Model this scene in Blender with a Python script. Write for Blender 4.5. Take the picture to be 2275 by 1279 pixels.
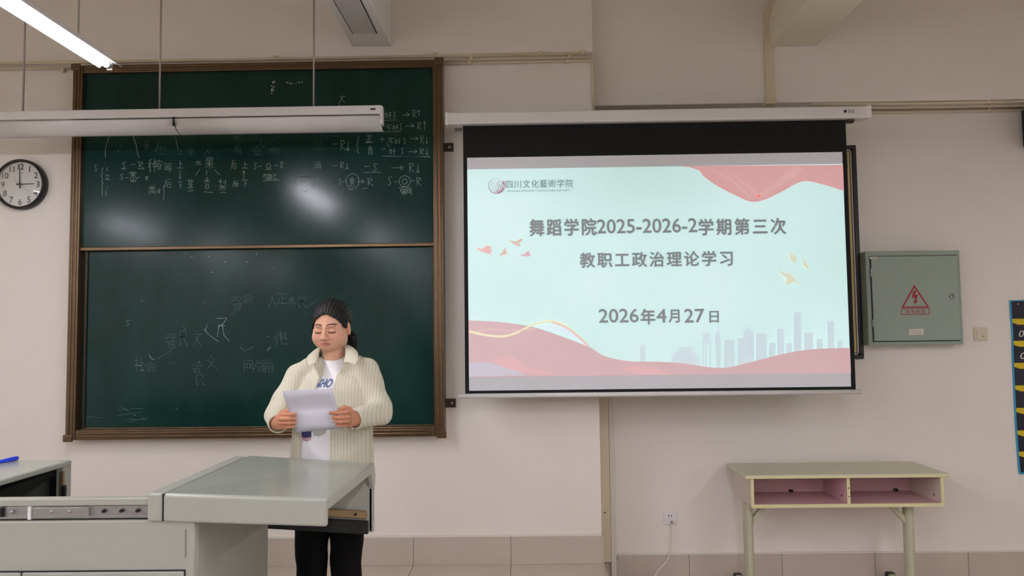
import bpy, bmesh, math, random
import numpy as np
from mathutils import Matrix, Vector
from mathutils.bvhtree import BVHTree
random.seed(7); np.random.seed(7)
scene = bpy.context.scene
for o in list(bpy.data.objects): bpy.data.objects.remove(o)

# ------------------------------------------------------------------ camera
IW, IH = 2275.0, 1279.0
YAW, PITCH, ROLL, FPX, CAMZ = 0.0138, 0.0584, 0.01217, 1685.0, 1.61
_f = np.array([-math.sin(YAW)*math.cos(PITCH), math.cos(YAW)*math.cos(PITCH), math.sin(PITCH)])
_r0 = np.array([math.cos(YAW), math.sin(YAW), 0.0]); _u0 = np.cross(_r0, _f)
_r = math.cos(ROLL)*_r0 - math.sin(ROLL)*_u0
_u = math.sin(ROLL)*_r0 + math.cos(ROLL)*_u0
cam_d = bpy.data.cameras.new('camera'); cam = bpy.data.objects.new('camera', cam_d)
scene.collection.objects.link(cam); scene.camera = cam
cam_d.sensor_fit = 'HORIZONTAL'; cam_d.sensor_width = 36.0; cam_d.lens = 36.0*FPX/IW
cam_d.clip_start = 0.05; cam_d.clip_end = 60
M = Matrix.Identity(4)
for i in range(3):
    M[i][0] = _r[i]; M[i][1] = _u[i]; M[i][2] = -_f[i]
M[2][3] = CAMZ
cam.matrix_world = M

# ------------------------------------------------------------------ world, exposure
scene.view_settings.view_transform = 'Standard'; scene.view_settings.look = 'None'
scene.view_settings.gamma = 1.0; scene.view_settings.use_curve_mapping = False
EXPOSURE = 0.0
scene.view_settings.exposure = EXPOSURE
TUBE = 190.0                       # radiance of the lit fluorescent tubes
TUBE_COL = (0.97, 0.97, 1.08)
w = bpy.data.worlds.new('world'); scene.world = w; w.use_nodes = True
w.node_tree.nodes['Background'].inputs[0].default_value = (0.6, 0.7, 0.8, 1)
w.node_tree.nodes['Background'].inputs[1].default_value = 0.02

# ------------------------------------------------------------------ helpers: picture ray -> point of a real plane
def ray(px, py): return _f*FPX + _r*(px-IW/2) + _u*(IH/2-py)
def P(px, py, Y):
    d = ray(px, py); k = Y/d[1]
    return np.array([d[0]*k, Y, CAMZ+d[2]*k])
def PX(px, py, Y): return P(px, py, Y)[0]
def PZ(px, py, Y): return P(px, py, Y)[2]

def lin(c):
    c = c/255.0
    return c/12.92 if c <= 0.04045 else ((c+0.055)/1.055)**2.4
def L3(rgb): return tuple(lin(c) for c in rgb)

# ------------------------------------------------------------------ materials
MATS = {}
def mat(name, rgb, rough=0.6, metal=0.0, var=0.0, scale=8.0, bump=0.0, bscale=60.0, spec=0.5, coat=0.0, rvar=0.0, linear=False):
    m = bpy.data.materials.new(name); m.use_nodes = True
    nt = m.node_tree; b = nt.nodes['Principled BSDF']
    c = rgb if linear else L3(rgb)
    b.inputs['Base Color'].default_value = (*c, 1)
    b.inputs['Roughness'].default_value = rough; b.inputs['Metallic'].default_value = metal
    b.inputs['Specular IOR Level'].default_value = spec
    if coat: b.inputs['Coat Weight'].default_value = coat
    if var or bump or rvar:
        tc = nt.nodes.new('ShaderNodeTexCoord')
        n = nt.nodes.new('ShaderNodeTexNoise'); n.inputs['Scale'].default_value = scale
        n.inputs['Detail'].default_value = 6; n.inputs['Roughness'].default_value = 0.6
        nt.links.new(tc.outputs['Object'], n.inputs['Vector'])
        if var:
            mx = nt.nodes.new('ShaderNodeMix'); mx.data_type = 'RGBA'
            mx.inputs[6].default_value = (*[x*(1-var) for x in c], 1); mx.inputs[7].default_value = (*[min(1, x*(1+var)) for x in c], 1)
            nt.links.new(n.outputs['Fac'], mx.inputs[0]); nt.links.new(mx.outputs[2], b.inputs['Base Color'])
        if rvar:
            mr = nt.nodes.new('ShaderNodeMapRange'); mr.inputs[3].default_value = rough-rvar; mr.inputs[4].default_value = rough+rvar
            nt.links.new(n.outputs['Fac'], mr.inputs[0]); nt.links.new(mr.outputs[0], b.inputs['Roughness'])
        if bump:
            n2 = nt.nodes.new('ShaderNodeTexNoise'); n2.inputs['Scale'].default_value = bscale; n2.inputs['Detail'].default_value = 4
            nt.links.new(tc.outputs['Object'], n2.inputs['Vector'])
            bp = nt.nodes.new('ShaderNodeBump'); bp.inputs['Strength'].default_value = bump; bp.inputs['Distance'].default_value = 0.004
            nt.links.new(n2.outputs['Fac'], bp.inputs['Height']); nt.links.new(bp.outputs[0], b.inputs['Normal'])
    MATS[name] = m
    return m
def emit_mat(name, col, strength):
    m = bpy.data.materials.new(name); m.use_nodes = True
    b = m.node_tree.nodes['Principled BSDF']
    b.inputs['Base Color'].default_value = (0.8, 0.8, 0.8, 1)
    b.inputs['Emission Color'].default_value = (*col, 1); b.inputs['Emission Strength'].default_value = strength
    return m
SCREEN_RGB = (0.74, 0.75, 0.78)
def slide_mat(name, rgb, margin=(172, 170, 166), gain=1.0):
    """the screen cloth plus the light the picture on it gives off"""
    m = bpy.data.materials.new(name); m.use_nodes = True
    b = m.node_tree.nodes['Principled BSDF']
    b.inputs['Base Color'].default_value = (*SCREEN_RGB, 1); b.inputs['Roughness'].default_value = 0.9
    b.inputs['Specular IOR Level'].default_value = 0.1
    d = [max(0.0, lin(a)-lin(c))*gain/2**EXPOSURE for a, c in zip(rgb, margin)]
    b.inputs['Emission Color'].default_value = (*d, 1); b.inputs['Emission Strength'].default_value = 1.0
    return m

wall_m = mat('cream_wall_paint', (236, 229, 219), 0.75, var=0.03, scale=1.5, bump=0.12, bscale=35, spec=0.25)
ceil_m = mat('ceiling_paint', (232, 225, 203), 0.85, var=0.03, scale=2, spec=0.2)
tile_m = mat('beige_glazed_tile', (206, 192, 177), 0.16, var=0.05, scale=5, spec=0.5)
tile2_m = mat('grey_beige_skirting_tile', (196, 183, 168), 0.22, var=0.06, scale=4, spec=0.5)
beam_m = mat('beam_paint_lamp_glow', (240, 238, 234), 0.7, spec=.25)  # lamp glow on the beam is put into this lighter colour
grout_m = mat('grout', (120, 108, 98), 0.9)
caulk_m = mat('white_caulk', (226, 220, 208), 0.7)
bronze_m = mat('bronze_anodised_frame', (104, 84, 62), 0.32, metal=0.75, var=0.22, scale=9, spec=0.5)
bronze_d = mat('dark_bronze', (62, 50, 40), 0.4, metal=0.6, var=0.15)
white_plastic = mat('white_plastic', (232, 228, 226), 0.32, spec=0.5)
white_enamel = mat('white_enamel', (222, 218, 216), 0.24, spec=0.55, coat=0.2)
off_white = mat('conduit_cream', (218, 204, 176), 0.5)
rod_m = mat('rod_metal', (170, 164, 158), 0.4, metal=0.5)
black_m = mat('black_fabric_border', (12, 13, 13), 0.75, spec=0.3)
black_pl = mat('black_plastic', (14, 14, 15), 0.4)
chalk_m = mat('chalk', (128, 146, 140), 0.95, var=0.35, scale=160, spec=0.05)
chalk_f = mat('faint_chalk', (70, 92, 88), 0.95, var=0.3, scale=160, spec=0.05)
chalk_b = mat('bright_chalk', (190, 200, 196), 0.95, var=0.2, scale=160, spec=0.05)
pod_m = mat('grey_green_steel_paint', (166, 167, 156), 0.36, var=0.02, scale=3, spec=0.5)
pod_top = mat('grey_green_steel_top', (158, 161, 150), 0.2, var=0.02, scale=3, spec=0.55)
pod_in = mat('dark_steel_inside', (84, 86, 80), 0.55)
steel_m = mat('zinc_steel', (170, 170, 168), 0.35, metal=0.85, var=0.15, scale=40)
bronze_rail = mat('yellow_zinc_rail', (160, 138, 104), 0.35, metal=0.7)
dark_m = mat('dark_gap', (24, 24, 24), 0.8)
box_m = mat('green_grey_cabinet', (150, 163, 150), 0.42, var=0.03, scale=3)
red_m = mat('red_print', (150, 34, 34), 0.5)
desk_edge = mat('cream_green_edge', (222, 216, 166), 0.45)
desk_top_m = mat('sage_laminate', (212, 209, 180), 0.35, var=0.04, scale=10)
desk_pink = mat('pink_laminate', (216, 172, 178), 0.45, var=0.03)
desk_side = mat('pale_pink_side', (216, 200, 186), 0.5)
desk_leg = mat('grey_green_leg', (190, 188, 160), 0.42, var=0.03)
paper_m = mat('white_paper', (216, 214, 224), 0.7, spec=0.2)
pen_m = mat('blue_plastic', (22, 54, 200), 0.3, coat=0.3)
yellow_m = mat('yellow_print', (214, 186, 20), 0.5)
navy_m = mat('navy_print', (8, 14, 34), 0.35)
cyan_m = mat('cyan_edge', (50, 150, 190), 0.4)
gold_m = mat('cream_gold_mat', (206, 184, 122), 0.45)
ivory_m = mat('ivory_line', (224, 214, 200), 0.5)
print_dk = mat('dark_print', (40, 36, 36), 0.6)
screen_m = mat('matt_white_screen', SCREEN_RGB, 0.9, spec=0.1, linear=True)
chrome_m = mat('chrome', (190, 190, 190), 0.15, metal=1.0)

def board_mat():
    m = mat('green_chalkboard', (14, 48, 42), 0.22, spec=0.2)
    nt = m.node_tree; b = nt.nodes['Principled BSDF']
    tc = nt.nodes.new('ShaderNodeTexCoord'); mp = nt.nodes.new('ShaderNodeMapping'); mp.inputs['Scale'].default_value = (1.6, 1, 0.7)
    n = nt.nodes.new('ShaderNodeTexNoise'); n.inputs['Scale'].default_value = 2.2; n.inputs['Detail'].default_value = 8; n.inputs['Roughness'].default_value = 0.65
    nt.links.new(tc.outputs['Object'], mp.inputs[0]); nt.links.new(mp.outputs[0], n.inputs[0])
    cr = nt.nodes.new('ShaderNodeValToRGB'); cr.color_ramp.elements[0].position = 0.40; cr.color_ramp.elements[1].position = 0.85
    cr.color_ramp.elements[0].color = (*L3((12, 44, 38)), 1); cr.color_ramp.elements[1].color = (*L3((26, 62, 56)), 1)
    nt.links.new(n.outputs['Fac'], cr.inputs[0]); nt.links.new(cr.outputs[0], b.inputs['Base Color'])
    mr = nt.nodes.new('ShaderNodeMapRange'); mr.inputs[3].default_value = 0.14; mr.inputs[4].default_value = 0.22
    nt.links.new(n.outputs['Fac'], mr.inputs[0]); nt.links.new(mr.outputs[0], b.inputs['Roughness'])
    return m
board_m = board_mat()

# ------------------------------------------------------------------ object helpers
C = scene.collection
ORG = {}
def tag(o, label=None, cat=None, group=None, kind=None):
    if label: o['label'] = label
    if cat: o['category'] = cat
    if group: o['group'] = group
    if kind: o['kind'] = kind
    return o
def thing(name, loc, label, cat, group=None, kind=None):
    o = bpy.data.objects.new(name, None); C.objects.link(o)
    o.empty_display_size = 0.05
    o.location = [float(c) for c in loc]; ORG[o.name] = np.array(loc, float)
    return tag(o, label, cat, group, kind)
class MB:
    def __init__(s): s.v = []; s.f = []; s.mi = []; s.cur = 0
    def add(s, vs, fs):
        b = len(s.v); s.v += [tuple(float(c) for c in p) for p in vs]
        for q in fs: s.f.append(tuple(b+int(i) for i in q)); s.mi.append(s.cur)
        return s
    def box(s, x0, x1, y0, y1, z0, z1):
        x0, x1 = sorted((x0, x1)); y0, y1 = sorted((y0, y1)); z0, z1 = sorted((z0, z1))
        vs = [(x, y, z) for z in (z0, z1) for y in (y0, y1) for x in (x0, x1)]
        return s.add(vs, [(0, 2, 3, 1), (4, 5, 7, 6), (0, 1, 5, 4), (2, 6, 7, 3), (0, 4, 6, 2), (1, 3, 7, 5)])
    def prism(s, poly, a0, a1, axis='y'):
        """poly in the two other axes: (x,z) for y, (y,z) for x, (x,y) for z"""
        n = len(poly)
        ar = sum(poly[i][0]*poly[(i+1) % n][1]-poly[(i+1) % n][0]*poly[i][1] for i in range(n))
        if ar < 0: poly = poly[::-1]
        def p3(p, a):
            return {'y': (p[0], a, p[1]), 'x': (a, p[0], p[1]), 'z': (p[0], p[1], a)}[axis]
        vs = [p3(p, a0) for p in poly]+[p3(p, a1) for p in poly]
        lo, hi = tuple(range(n)), tuple(range(n, 2*n))
        side = [(i, (i+1) % n, n+(i+1) % n, n+i) for i in range(n)]
        fs = [lo, hi[::-1]]+[q[::-1] for q in side]
        if axis != 'y': fs = [q[::-1] for q in fs]
        return s.add(vs, fs)
    def poly(s, pts): return s.add(pts, [tuple(range(len(pts)))])
    def tube(s, pts, r, n=10, caps=True):
        pts = [np.array(p, float) for p in pts]; rr = r if hasattr(r, '__len__') else [r]*len(pts)
        vs = []; up = None
        for i, p in enumerate(pts):
            t = pts[min(i+1, len(pts)-1)]-pts[max(i-1, 0)]; t = t/(np.linalg.norm(t)+1e-12)
            if up is None:
                a = np.array([0, 0, 1.0]) if abs(t[2]) < 0.9 else np.array([1.0, 0, 0])
                up = np.cross(t, a); up /= np.linalg.norm(up)
            else:
                up = up-t*np.dot(up, t); up /= np.linalg.norm(up)+1e-12
            sd = np.cross(t, up)
            for k in range(n):
                a = 2*math.pi*k/n; vs.append(p+rr[i]*(math.cos(a)*up+math.sin(a)*sd))
        fs = []
        for i in range(len(pts)-1):
            for k in range(n):
                fs.append((i*n+k, i*n+(k+1) % n, (i+1)*n+(k+1) % n, (i+1)*n+k))
        if caps: fs += [tuple(range(n))[::-1], tuple(range((len(pts)-1)*n, len(pts)*n))]
        return s.add(vs, fs)
    def lathe(s, prof, c, axis='y', n=48):
        """prof: (radius, offset along -axis direction); axis y: rotates round a line along y"""
        vs = []; fs = []; m = len(prof)
        for k in range(n):
            a = 2*math.pi*k/n
            for r, h in prof:
                if axis == 'y': vs.append((c[0]+r*math.cos(a), c[1]+h, c[2]+r*math.sin(a)))
                else: vs.append((c[0]+r*math.cos(a), c[1]+r*math.sin(a), c[2]+h))
        for k in range(n):
            for i in range(m-1):
                fs.append((k*m+i, ((k+1) % n)*m+i, ((k+1) % n)*m+i+1, k*m+i+1))
        return s.add(vs, fs)
    def ribbon(s, pts, w, y):
        """flat stroke on the plane y, pts are (x,z)"""
        pts = [np.array(p, float) for p in pts]
        if len(pts) < 2: return s
        vs = []
        for i, p in enumerate(pts):
            t = pts[min(i+1, len(pts)-1)]-pts[max(i-1, 0)]; t = t/(np.linalg.norm(t)+1e-9)
            nn = np.array([-t[1], t[0]])*w/2*(0.65+0.6*random.random())
            vs += [(p[0]+nn[0], y, p[1]+nn[1]), (p[0]-nn[0], y, p[1]-nn[1])]
        return s.add(vs, [(2*i, 2*i+1, 2*i+3, 2*i+2) for i in range(len(pts)-1)])
    def build(s, name, m, parent=None, smooth=False, bevel=0.0, seg=2, solid=0.0, label=None, origin=None, sub=0, weld=False):
        me = bpy.data.meshes.new(name)
        vs = np.array(s.v, float)
        if parent is not None: o0 = ORG[parent.name]
        elif origin is not None: o0 = np.array(origin, float)
        else:
            lo, hi = vs.min(0), vs.max(0); o0 = np.array([(lo[0]+hi[0])/2, (lo[1]+hi[1])/2, lo[2]])
        me.from_pydata([tuple(p) for p in (vs-o0)], [], s.f)
        ms = m if isinstance(m, (list, tuple)) else [m]
        for q in ms: me.materials.append(q)
        if len(ms) > 1: me.polygons.foreach_set('material_index', s.mi)
        if weld:
            bm = bmesh.new(); bm.from_mesh(me); bmesh.ops.remove_doubles(bm, verts=bm.verts, dist=1e-6); bm.to_mesh(me); bm.free()
        if smooth: me.polygons.foreach_set('use_smooth', [True]*len(me.polygons))
        me.update()
        o = bpy.data.objects.new(name, me); C.objects.link(o)
        if parent is not None: o.parent = parent; ORG[o.name] = o0
        else: o.location = o0; ORG[o.name] = o0
        if solid:
            md = o.modifiers.new('solid', 'SOLIDIFY'); md.thickness = solid; md.offset = 0
        if bevel:
            md = o.modifiers.new('bevel', 'BEVEL'); md.width = bevel; md.segments = seg; md.limit_method = 'ANGLE'
            md.harden_normals = False
        if sub:
            md = o.modifiers.new('sub', 'SUBSURF'); md.levels = sub; md.render_levels = sub
        if label: o['label'] = label
        return o
def copy_tree(o, parent=None, dx=(0, 0, 0)):
    c = o.copy(); C.objects.link(c); c.parent = parent
    if parent is None: c.location = [a+b for a, b in zip(o.location, dx)]
    ORG[c.name] = ORG[o.name]
    for ch in list(o.children): copy_tree(ch, c)
    return c

_fontcache = {}
def glyphs(body, bold=0.0, space=1.0, res=3):
    key = (body, bold, space)
    if key in _fontcache: return _fontcache[key]
    cu = bpy.data.curves.new('txt', 'FONT'); cu.body = body; cu.offset = bold; cu.space_character = space; cu.resolution_u = res
    ob = bpy.data.objects.new('txt', cu); C.objects.link(ob)
    dg = bpy.context.evaluated_depsgraph_get()
    me = bpy.data.meshes.new_from_object(ob.evaluated_get(dg))
    v = np.zeros(len(me.vertices)*3); me.vertices.foreach_get('co', v); v = v.reshape(-1, 3)
    f = [tuple(p.vertices) for p in me.polygons]
    bpy.data.objects.remove(ob); bpy.data.curves.remove(cu); bpy.data.meshes.remove(me)
    _fontcache[key] = (v, f)
    return v, f
def text_fit(mb, body, x0, x1, z0, z1, y, bold=0.0, space=1.0, shear=0.0, flip=1):
    """lettering fitted in the rectangle of the plane y (reads from -y)"""
    v, f = glyphs(body, 0.0, space)
    if len(v) == 0: return
    lo, hi = v.min(0), v.max(0); d = np.maximum(hi-lo, 1e-6)
    u = (v-lo)/d
    xs = x0+u[:, 0]*(x1-x0)+shear*(u[:, 1]-0.5)*(z1-z0); zs = z0+u[:, 1]*(z1-z0)
    for k, (ox, oz) in enumerate([(0, 0)]+([(bold, 0), (-bold, 0), (0, bold), (0, -bold)] if bold else [])):
        e = (z1-z0)
        mb.add(np.stack([xs+ox*e, np.full(len(xs), y-k*4e-6), zs+oz*e], 1), f)
def text_px(mb, body, x0, y0, x1, y1, Y, **k):
    a = P(x0, y1, Y); b = P(x1, y0, Y); text_fit(mb, body, a[0], b[0], P((x0+x1)/2, y1, Y)[2], P((x0+x1)/2, y0, Y)[2], Y, **k)
def px_poly(mb, pts, Y): mb.poly([P(x, y, Y) for x, y in pts][::-1] if area2(pts) < 0 else [P(x, y, Y) for x, y in pts])
def area2(p): return sum(p[i][0]*p[(i+1) % len(p)][1]-p[(i+1) % len(p)][0]*p[i][1] for i in range(len(p)))

# ------------------------------------------------------------------ the setting
YL, YR = 4.75, 5.05             # front wall left of the corner, recessed wall right of it
PLAT = 0.19                     # platform height
XC = PX(1334, 1050, YL)         # corner between the two
ZC = 3.95                       # ceiling
X0, X1, YB = -5.2, 4.7, -6.0
o = MB().box(X0, X1, YB, YR+0.2, -0.1, -0.004).build('floor', grout_m, origin=(0, 0, -0.004))
tag(o, 'beige glazed tile floor of the classroom at the foot of the right wall', 'floor', kind='structure'); floor_o = o
me_t = None
def tiles(parent, xs, ys, z, name='tile'):
    proto = None
    for i in range(len(xs)-1):
        for j in range(len(ys)-1):
            mb = MB().box(xs[i]+.0012, xs[i+1]-.0012, ys[j]+.0012, ys[j+1]-.0012, z-0.008, z)
            mb.build(name, tile_m, parent, bevel=0.0012, seg=1)
JR = [PX(x, 1245, YR-.012) for x in (1531, 1731, 1929, 2127)]
xr = [JR[0]+0.6*k for k in range(-8, 6)]
xr = [max(X0, min(X1, x)) for x in xr]
tiles(floor_o, [x for x in xr if x > XC-0.7], [YR-0.6*k for k in range(4, -1, -1)], 0.0)
o = MB().box(X0, XC, 1.15, YL+0.3, 0.0, PLAT-0.004).build('platform', grout_m, origin=(-2, 3, 0))
tag(o, 'raised tiled teaching platform under the lectern and the woman', 'platform', kind='structure'); plat_o = o
JL = [PX(x, 1210, YL-.012) for x in (930, 1135)]
xl = [XC]+[JL[1]-0.6*k for k in range(0, 9)]
xl = sorted(max(X0, x) for x in xl)
tiles(plat_o, xl, [YL-0.6*k for k in range(6, -1, -1)], PLAT)
MB().box(XC-.001, XC+.012, 1.15, YL, 0, PLAT).build('edge_strip', tile2_m, plat_o, bevel=.003)
# walls
o = MB().box(X0, XC, YL, YL+0.5, 0, ZC).build('wall_front', wall_m)
tag(o, 'cream painted front wall behind the chalkboard', 'wall', kind='structure')
o = MB().box(XC-0.2, X1, YR, YR+0.2, 0, ZC).build('wall_recess', wall_m)
tag(o, 'cream painted recessed wall behind the school desk and grey electrical cabinet', 'wall', kind='structure')
o = MB().box(X0-0.2, X0, YB, YL+.5, 0, ZC).build('wall_left', wall_m); tag(o, 'cream side wall of the classroom beyond the left edge', 'wall', kind='structure')
o = MB().box(X1, X1+0.2, YB, YR+.2, 0, ZC).build('wall_right', wall_m); tag(o, 'cream side wall of the classroom beyond the right edge', 'wall', kind='structure')
o = MB().box(X0-.2, X1+.2, YB-0.2, YB, 0, ZC).build('wall_back', wall_m); tag(o, 'cream back wall of the classroom behind the camera', 'wall', kind='structure')
o = MB().box(X0-.2, X1+.2, YB-.2, YR+.2, ZC, ZC+0.15).build('ceiling', ceil_m); tag(o, 'cream painted concrete ceiling above the beams', 'ceiling', kind='structure')
# wall beam across the recess, cross beams of the ceiling
YBM = 4.86
zb = PZ(1500, 232, YBM)
o = MB().box(XC, X1, YBM, YR, zb, ZC).build('wall_beam', wall_m, bevel=.006)
tag(o, 'deep cream concrete beam above the projection screen', 'beam', kind='structure')
zb1 = PZ(826, 104, YL)
o = MB().box(PX(783, 105, YL), PX(870, 105, YL), YB, YL, zb1, ZC).build('ceiling_beam', beam_m, bevel=.01)
tag(o, 'narrow pale ceiling beam with a flat cover panel underneath, above the chalkboard', 'beam', kind='structure'); b1 = o
xa, xb = PX(783, 105, YL), PX(870, 105, YL); yA = FPX*(zb1-CAMZ)/(742-58)
mb = MB().box(xa+.055, xb-.055, 0.9, yA, zb1-.006, zb1+.01)
mb.build('cover_panel', white_enamel, b1, bevel=.001)
mb = MB()
for (a, b, c, d) in ((xa+.05, xa+.055, 0.9, yA), (xb-.055, xb-.05, 0.9, yA), (xa+.05, xb-.05, yA, yA+.004)):
    mb.box(a, b, c, d, zb1-.004, zb1+.01)
mb.build('panel_gap', dark_m, b1)
o = MB().box(PX(1709, 104, YBM), PX(1816, 104, YBM), YB, YBM, PZ(1760, 103, YBM), ZC).build('ceiling_beam', ceil_m, bevel=.012)
tag(o, 'wide cream ceiling beam above the right half of the projection screen', 'beam', kind='structure')

# skirting tiles
zt = PZ(1130, 1191, YL-.012)
bb = thing('baseboard_front', (-1, YL-.006, PLAT), 'grey beige tile skirting along the platform behind the woman', 'baseboard', kind='structure')
for i in range(len(xl)-1):
    if xl[i+1]-xl[i] > .02: MB().box(xl[i]+.0012, xl[i+1]-.0012, YL-.012, YL+.001, PLAT, zt).build('tile', tile2_m, bb, bevel=.0015, seg=1)
mb = MB()
xs = np.linspace(X0, XC, 90)
top = [(x, zt+.006+.004*random.random()) for x in xs]
mb.prism([(X0, zt-.001)]+top+[(XC, zt-.001)], YL-.0135, YL+.001); mb.build('caulk_line', caulk_m, bb)
MB().box(XC-.001, XC+.012, YL-.012, YR, 0, zt).build('end_tile', tile2_m, bb, bevel=.002)
zr = PZ(1750, 1229, YR-.012)
bb = thing('baseboard_recess', (2, YR-.006, 0), 'grey beige tile skirting on the floor behind the school desk', 'baseboard', kind='structure')
for i in range(len(xr)-1):
    a, b = max(xr[i], XC+.02), xr[i+1]
    if b-a > .03: MB().box(a+.0012, b-.0012, YR-.012, YR+.001, 0, zr).build('tile', tile2_m, bb, bevel=.0015, seg=1)
mb = MB(); xs = np.linspace(XC+.02, X1, 70)
mb.prism([(XC+.02, zr-.001)]+[(x, zr+.004+.004*random.random()) for x in xs]+[(X1, zr-.001)], YR-.0135, YR+.001); mb.build('caulk_line', caulk_m, bb)

# ------------------------------------------------------------------ lamps
def tube_lamp(x, y0, y1, z, label):
    t = thing('tube_lamp', (x, (y0+y1)/2, z), label, 'lamp', 'lit tube lamps hung along the room')
    wv = 0.052
    prof = [(-wv, 0.0), (-wv+.012, .009), (-.020, .019), (.020, .019), (wv-.012, .009), (wv, 0.0)]
    inner = [(a*0.965, b-.0025) for a, b in prof]
    mb = MB(); n = len(prof)
    mb.add([(x+a, y, z+b) for y in (y0, y1) for a, b in prof], [(i, i+1, n+i+1, n+i) for i in range(n-1)])
    mb.build('reflector', white_enamel, t, solid=.0016)
    MB().box(x-.016, x+.016, y0+.02, y1-.02, z+.019, z+.046).build('housing', white_enamel, t, bevel=.004)
    e = MB().tube([(x, y0+.035, z+.002), (x, y1-.035, z+.002)], .0135, 14).build('tube', tube_em, t, smooth=True)
    for yy, s in ((y0+.008, 1), (y1-.008, -1)):
        MB().tube([(x, yy, z+.002), (x, yy+s*.028, z+.002)], .0142, 14).build('end_cap', steel_m, t)
        MB().box(x-.011, x+.011, yy-.004*s, yy+.006*s, z-.016, z+.02).build('lamp_holder', white_plastic, t, bevel=.003)
    for yy in (y0+.25, y1-.25): MB().tube([(x, yy, z+.04), (x, yy, ZC)], .004, 8).build('hanger_rod', rod_m, t)
    return t
tube_em = emit_mat('lit_fluorescent_tube', TUBE_COL, TUBE)
pe = P(246, 150, 3.3)
zl = pe[2]
tube_lamp(pe[0], 3.3-1.24, 3.3, zl, 'lit fluorescent tube lamp hanging at the upper left above the chalkboard')
for x, ys in ((pe[0], (-.2, -2.6, -5.0)), (-4.3, (1.1, -1.3, -3.7)), (.75, (1.05, -1.3, -3.7)), (3.1, (1.05, -1.3, -3.7))):
    for y in ys:
        k_l = ys.index(y)+1
        tube_lamp(x, y-.62, y+.62, zl, '%s lit tube lamp from the front, in the %s row over the seats' % (('first', 'second', 'third')[k_l-1], {-4: 'leftmost', 0: 'middle right', 3: 'rightmost'}.get(int(x), 'middle left')))

# board lamp hung before the chalkboard, switched off
YLM = 4.28
xe = PX(848, 262, YLM); zt_ = PZ(424, 241, YLM); xm = PX(388, 275, YLM); xs0 = xe-2*(xe-xm)-.02
zr0 = PZ(424, 261, YLM); zr1 = PZ(424, 297, YLM+.06)
t = thing('board_lamp', ((xs0+xe)/2, YLM, zr1), 'long white switched-off board lamp hung on rods in front of the chalkboard', 'lamp')
MB().box(xs0, xe, YLM-.012, YLM+.05, zr0, zt_).build('rail', white_enamel, t, bevel=.006)
def arc(n=10):
    pts = []
    for i in range(n+1):
        a = math.radians(5+80*i/n)
        pts.append((YLM-.014+.10*(1-math.cos(a)), zr0-.002-(zr0-zr1)*math.sin(a)/math.sin(math.radians(85))))
    return pts
for a, b in ((xs0, xm-.003), (xm+.003, xe-.004)):
    pr = arc(); n = len(pr); mb = MB()
    mb.add([(x, y, z) for x in (a, b) for y, z in pr], [(i, i+1, n+i+1, n+i) for i in range(n-1)])
    mb.build('reflector', white_enamel, t, smooth=True, solid=.003)
    MB().tube([(a+.03, YLM+.045, zr0-.035), (b-.03, YLM+.045, zr0-.035)], .013, 12).build('tube', white_plastic, t, smooth=True)
MB().box(xm-.003, xm+.003, YLM-.02, YLM+.03, zr0-.05, zr0).build('joint_gap', dark_m, t)
MB().box(xe-.012, xe+.006, YLM-.006, YLM+.045, zr0-.055, zt_-.002).build('end_cap', white_plastic, t, bevel=.004)
MB().box(PX(823, 242, YLM-.013), PX(834, 242, YLM-.013), YLM-.0135, YLM-.011, PZ(829, 244, YLM-.013), PZ(829, 240, YLM-.013)).build('badge', print_dk, t)
for px in (52, 355, 697):
    x = PX(px, 200, YLM+.02); MB().tube([(x, YLM+.02, zt_-.01), (x, YLM+.02, ZC)], .0055, 10).build('hanger_rod', rod_m, t, smooth=True)

# ------------------------------------------------------------------ chalkboard
YF = 4.655                     # front face of the frame
bx0 = (PX(161, 141, YF)+PX(145, 975, YF))/2; bx1 = (PX(981, 138, YF)+PX(990, 965, YF))/2
bz1 = (PZ(345, 141, YF)+PZ(973, 132, YF))/2; bz0 = (PZ(150, 979, YF)+PZ(980, 968, YF))/2
bd = thing('blackboard', ((bx0+bx1)/2, YL, bz0), 'big green sliding chalkboard in a bronze frame with chalk notes', 'blackboard')
FW = 0.062
def rail(x0, x1, z0, z1, horiz):
    mb = MB()
    mb.box(x0, x1, YF, YL, z0, z1)
    if horiz:
        h = (z1-z0)
        for k in (.22, .55): mb.box(x0+.02, x1-.02, YF-.006, YF+.01, z0+h*k, z0+h*(k+.22))
    else:
        h = (x1-x0)
        for k in (.2, .56): mb.box(x0+h*k, x0+h*(k+.24), YF-.006, YF+.01, z0+.02, z1-.02)
    return mb.build('frame_rail', bronze_m, bd, bevel=.006)
rail(bx0, bx0+FW, bz0, bz1, False); rail(bx1-FW, bx1, bz0, bz1, False)
rail(bx0+FW, bx1-FW, bz1-.05, bz1, True); rail(bx0+FW, bx1-FW, bz0, bz0+.062, True)
for x, s in ((bx0+.02, 1), (bx1-.02, -1)):
    for z in (bz0+.012, bz1-.012): MB().box(x-.03, x+.03, YF-.008, YF+.004, z-.022, z+.022).build('corner_cap', bronze_m, bd, bevel=.008, seg=3)
YU, YW = 4.685, 4.712          # upper (front) and lower (rear) writing panel
ix0, ix1 = bx0+FW, bx1-FW
zm = PZ(570, 548, YU)
up = MB().box(ix0-.01, ix1+.01, YU, YU+.014, zm-.006, bz1-.04).build('upper_panel', board_m, bd)
r = MB().box(ix0-.004, ix1+.006, YU-.014, YU+.004, zm-.012, zm+.010).build('panel_rail', bronze_m, bd, bevel=.004)
lo_ = MB().box(ix0-.01, ix1+.01, YW, YW+.014, bz0+.03, zm+.2).build('lower_panel', board_m, bd)
zlb = PZ(560, 946, YW)
MB().box(ix0+.02, ix1-.004, YW-.012, YW+.002, zlb-.03, zlb).build('panel_rail', bronze_m, bd, bevel=.003)
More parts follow.
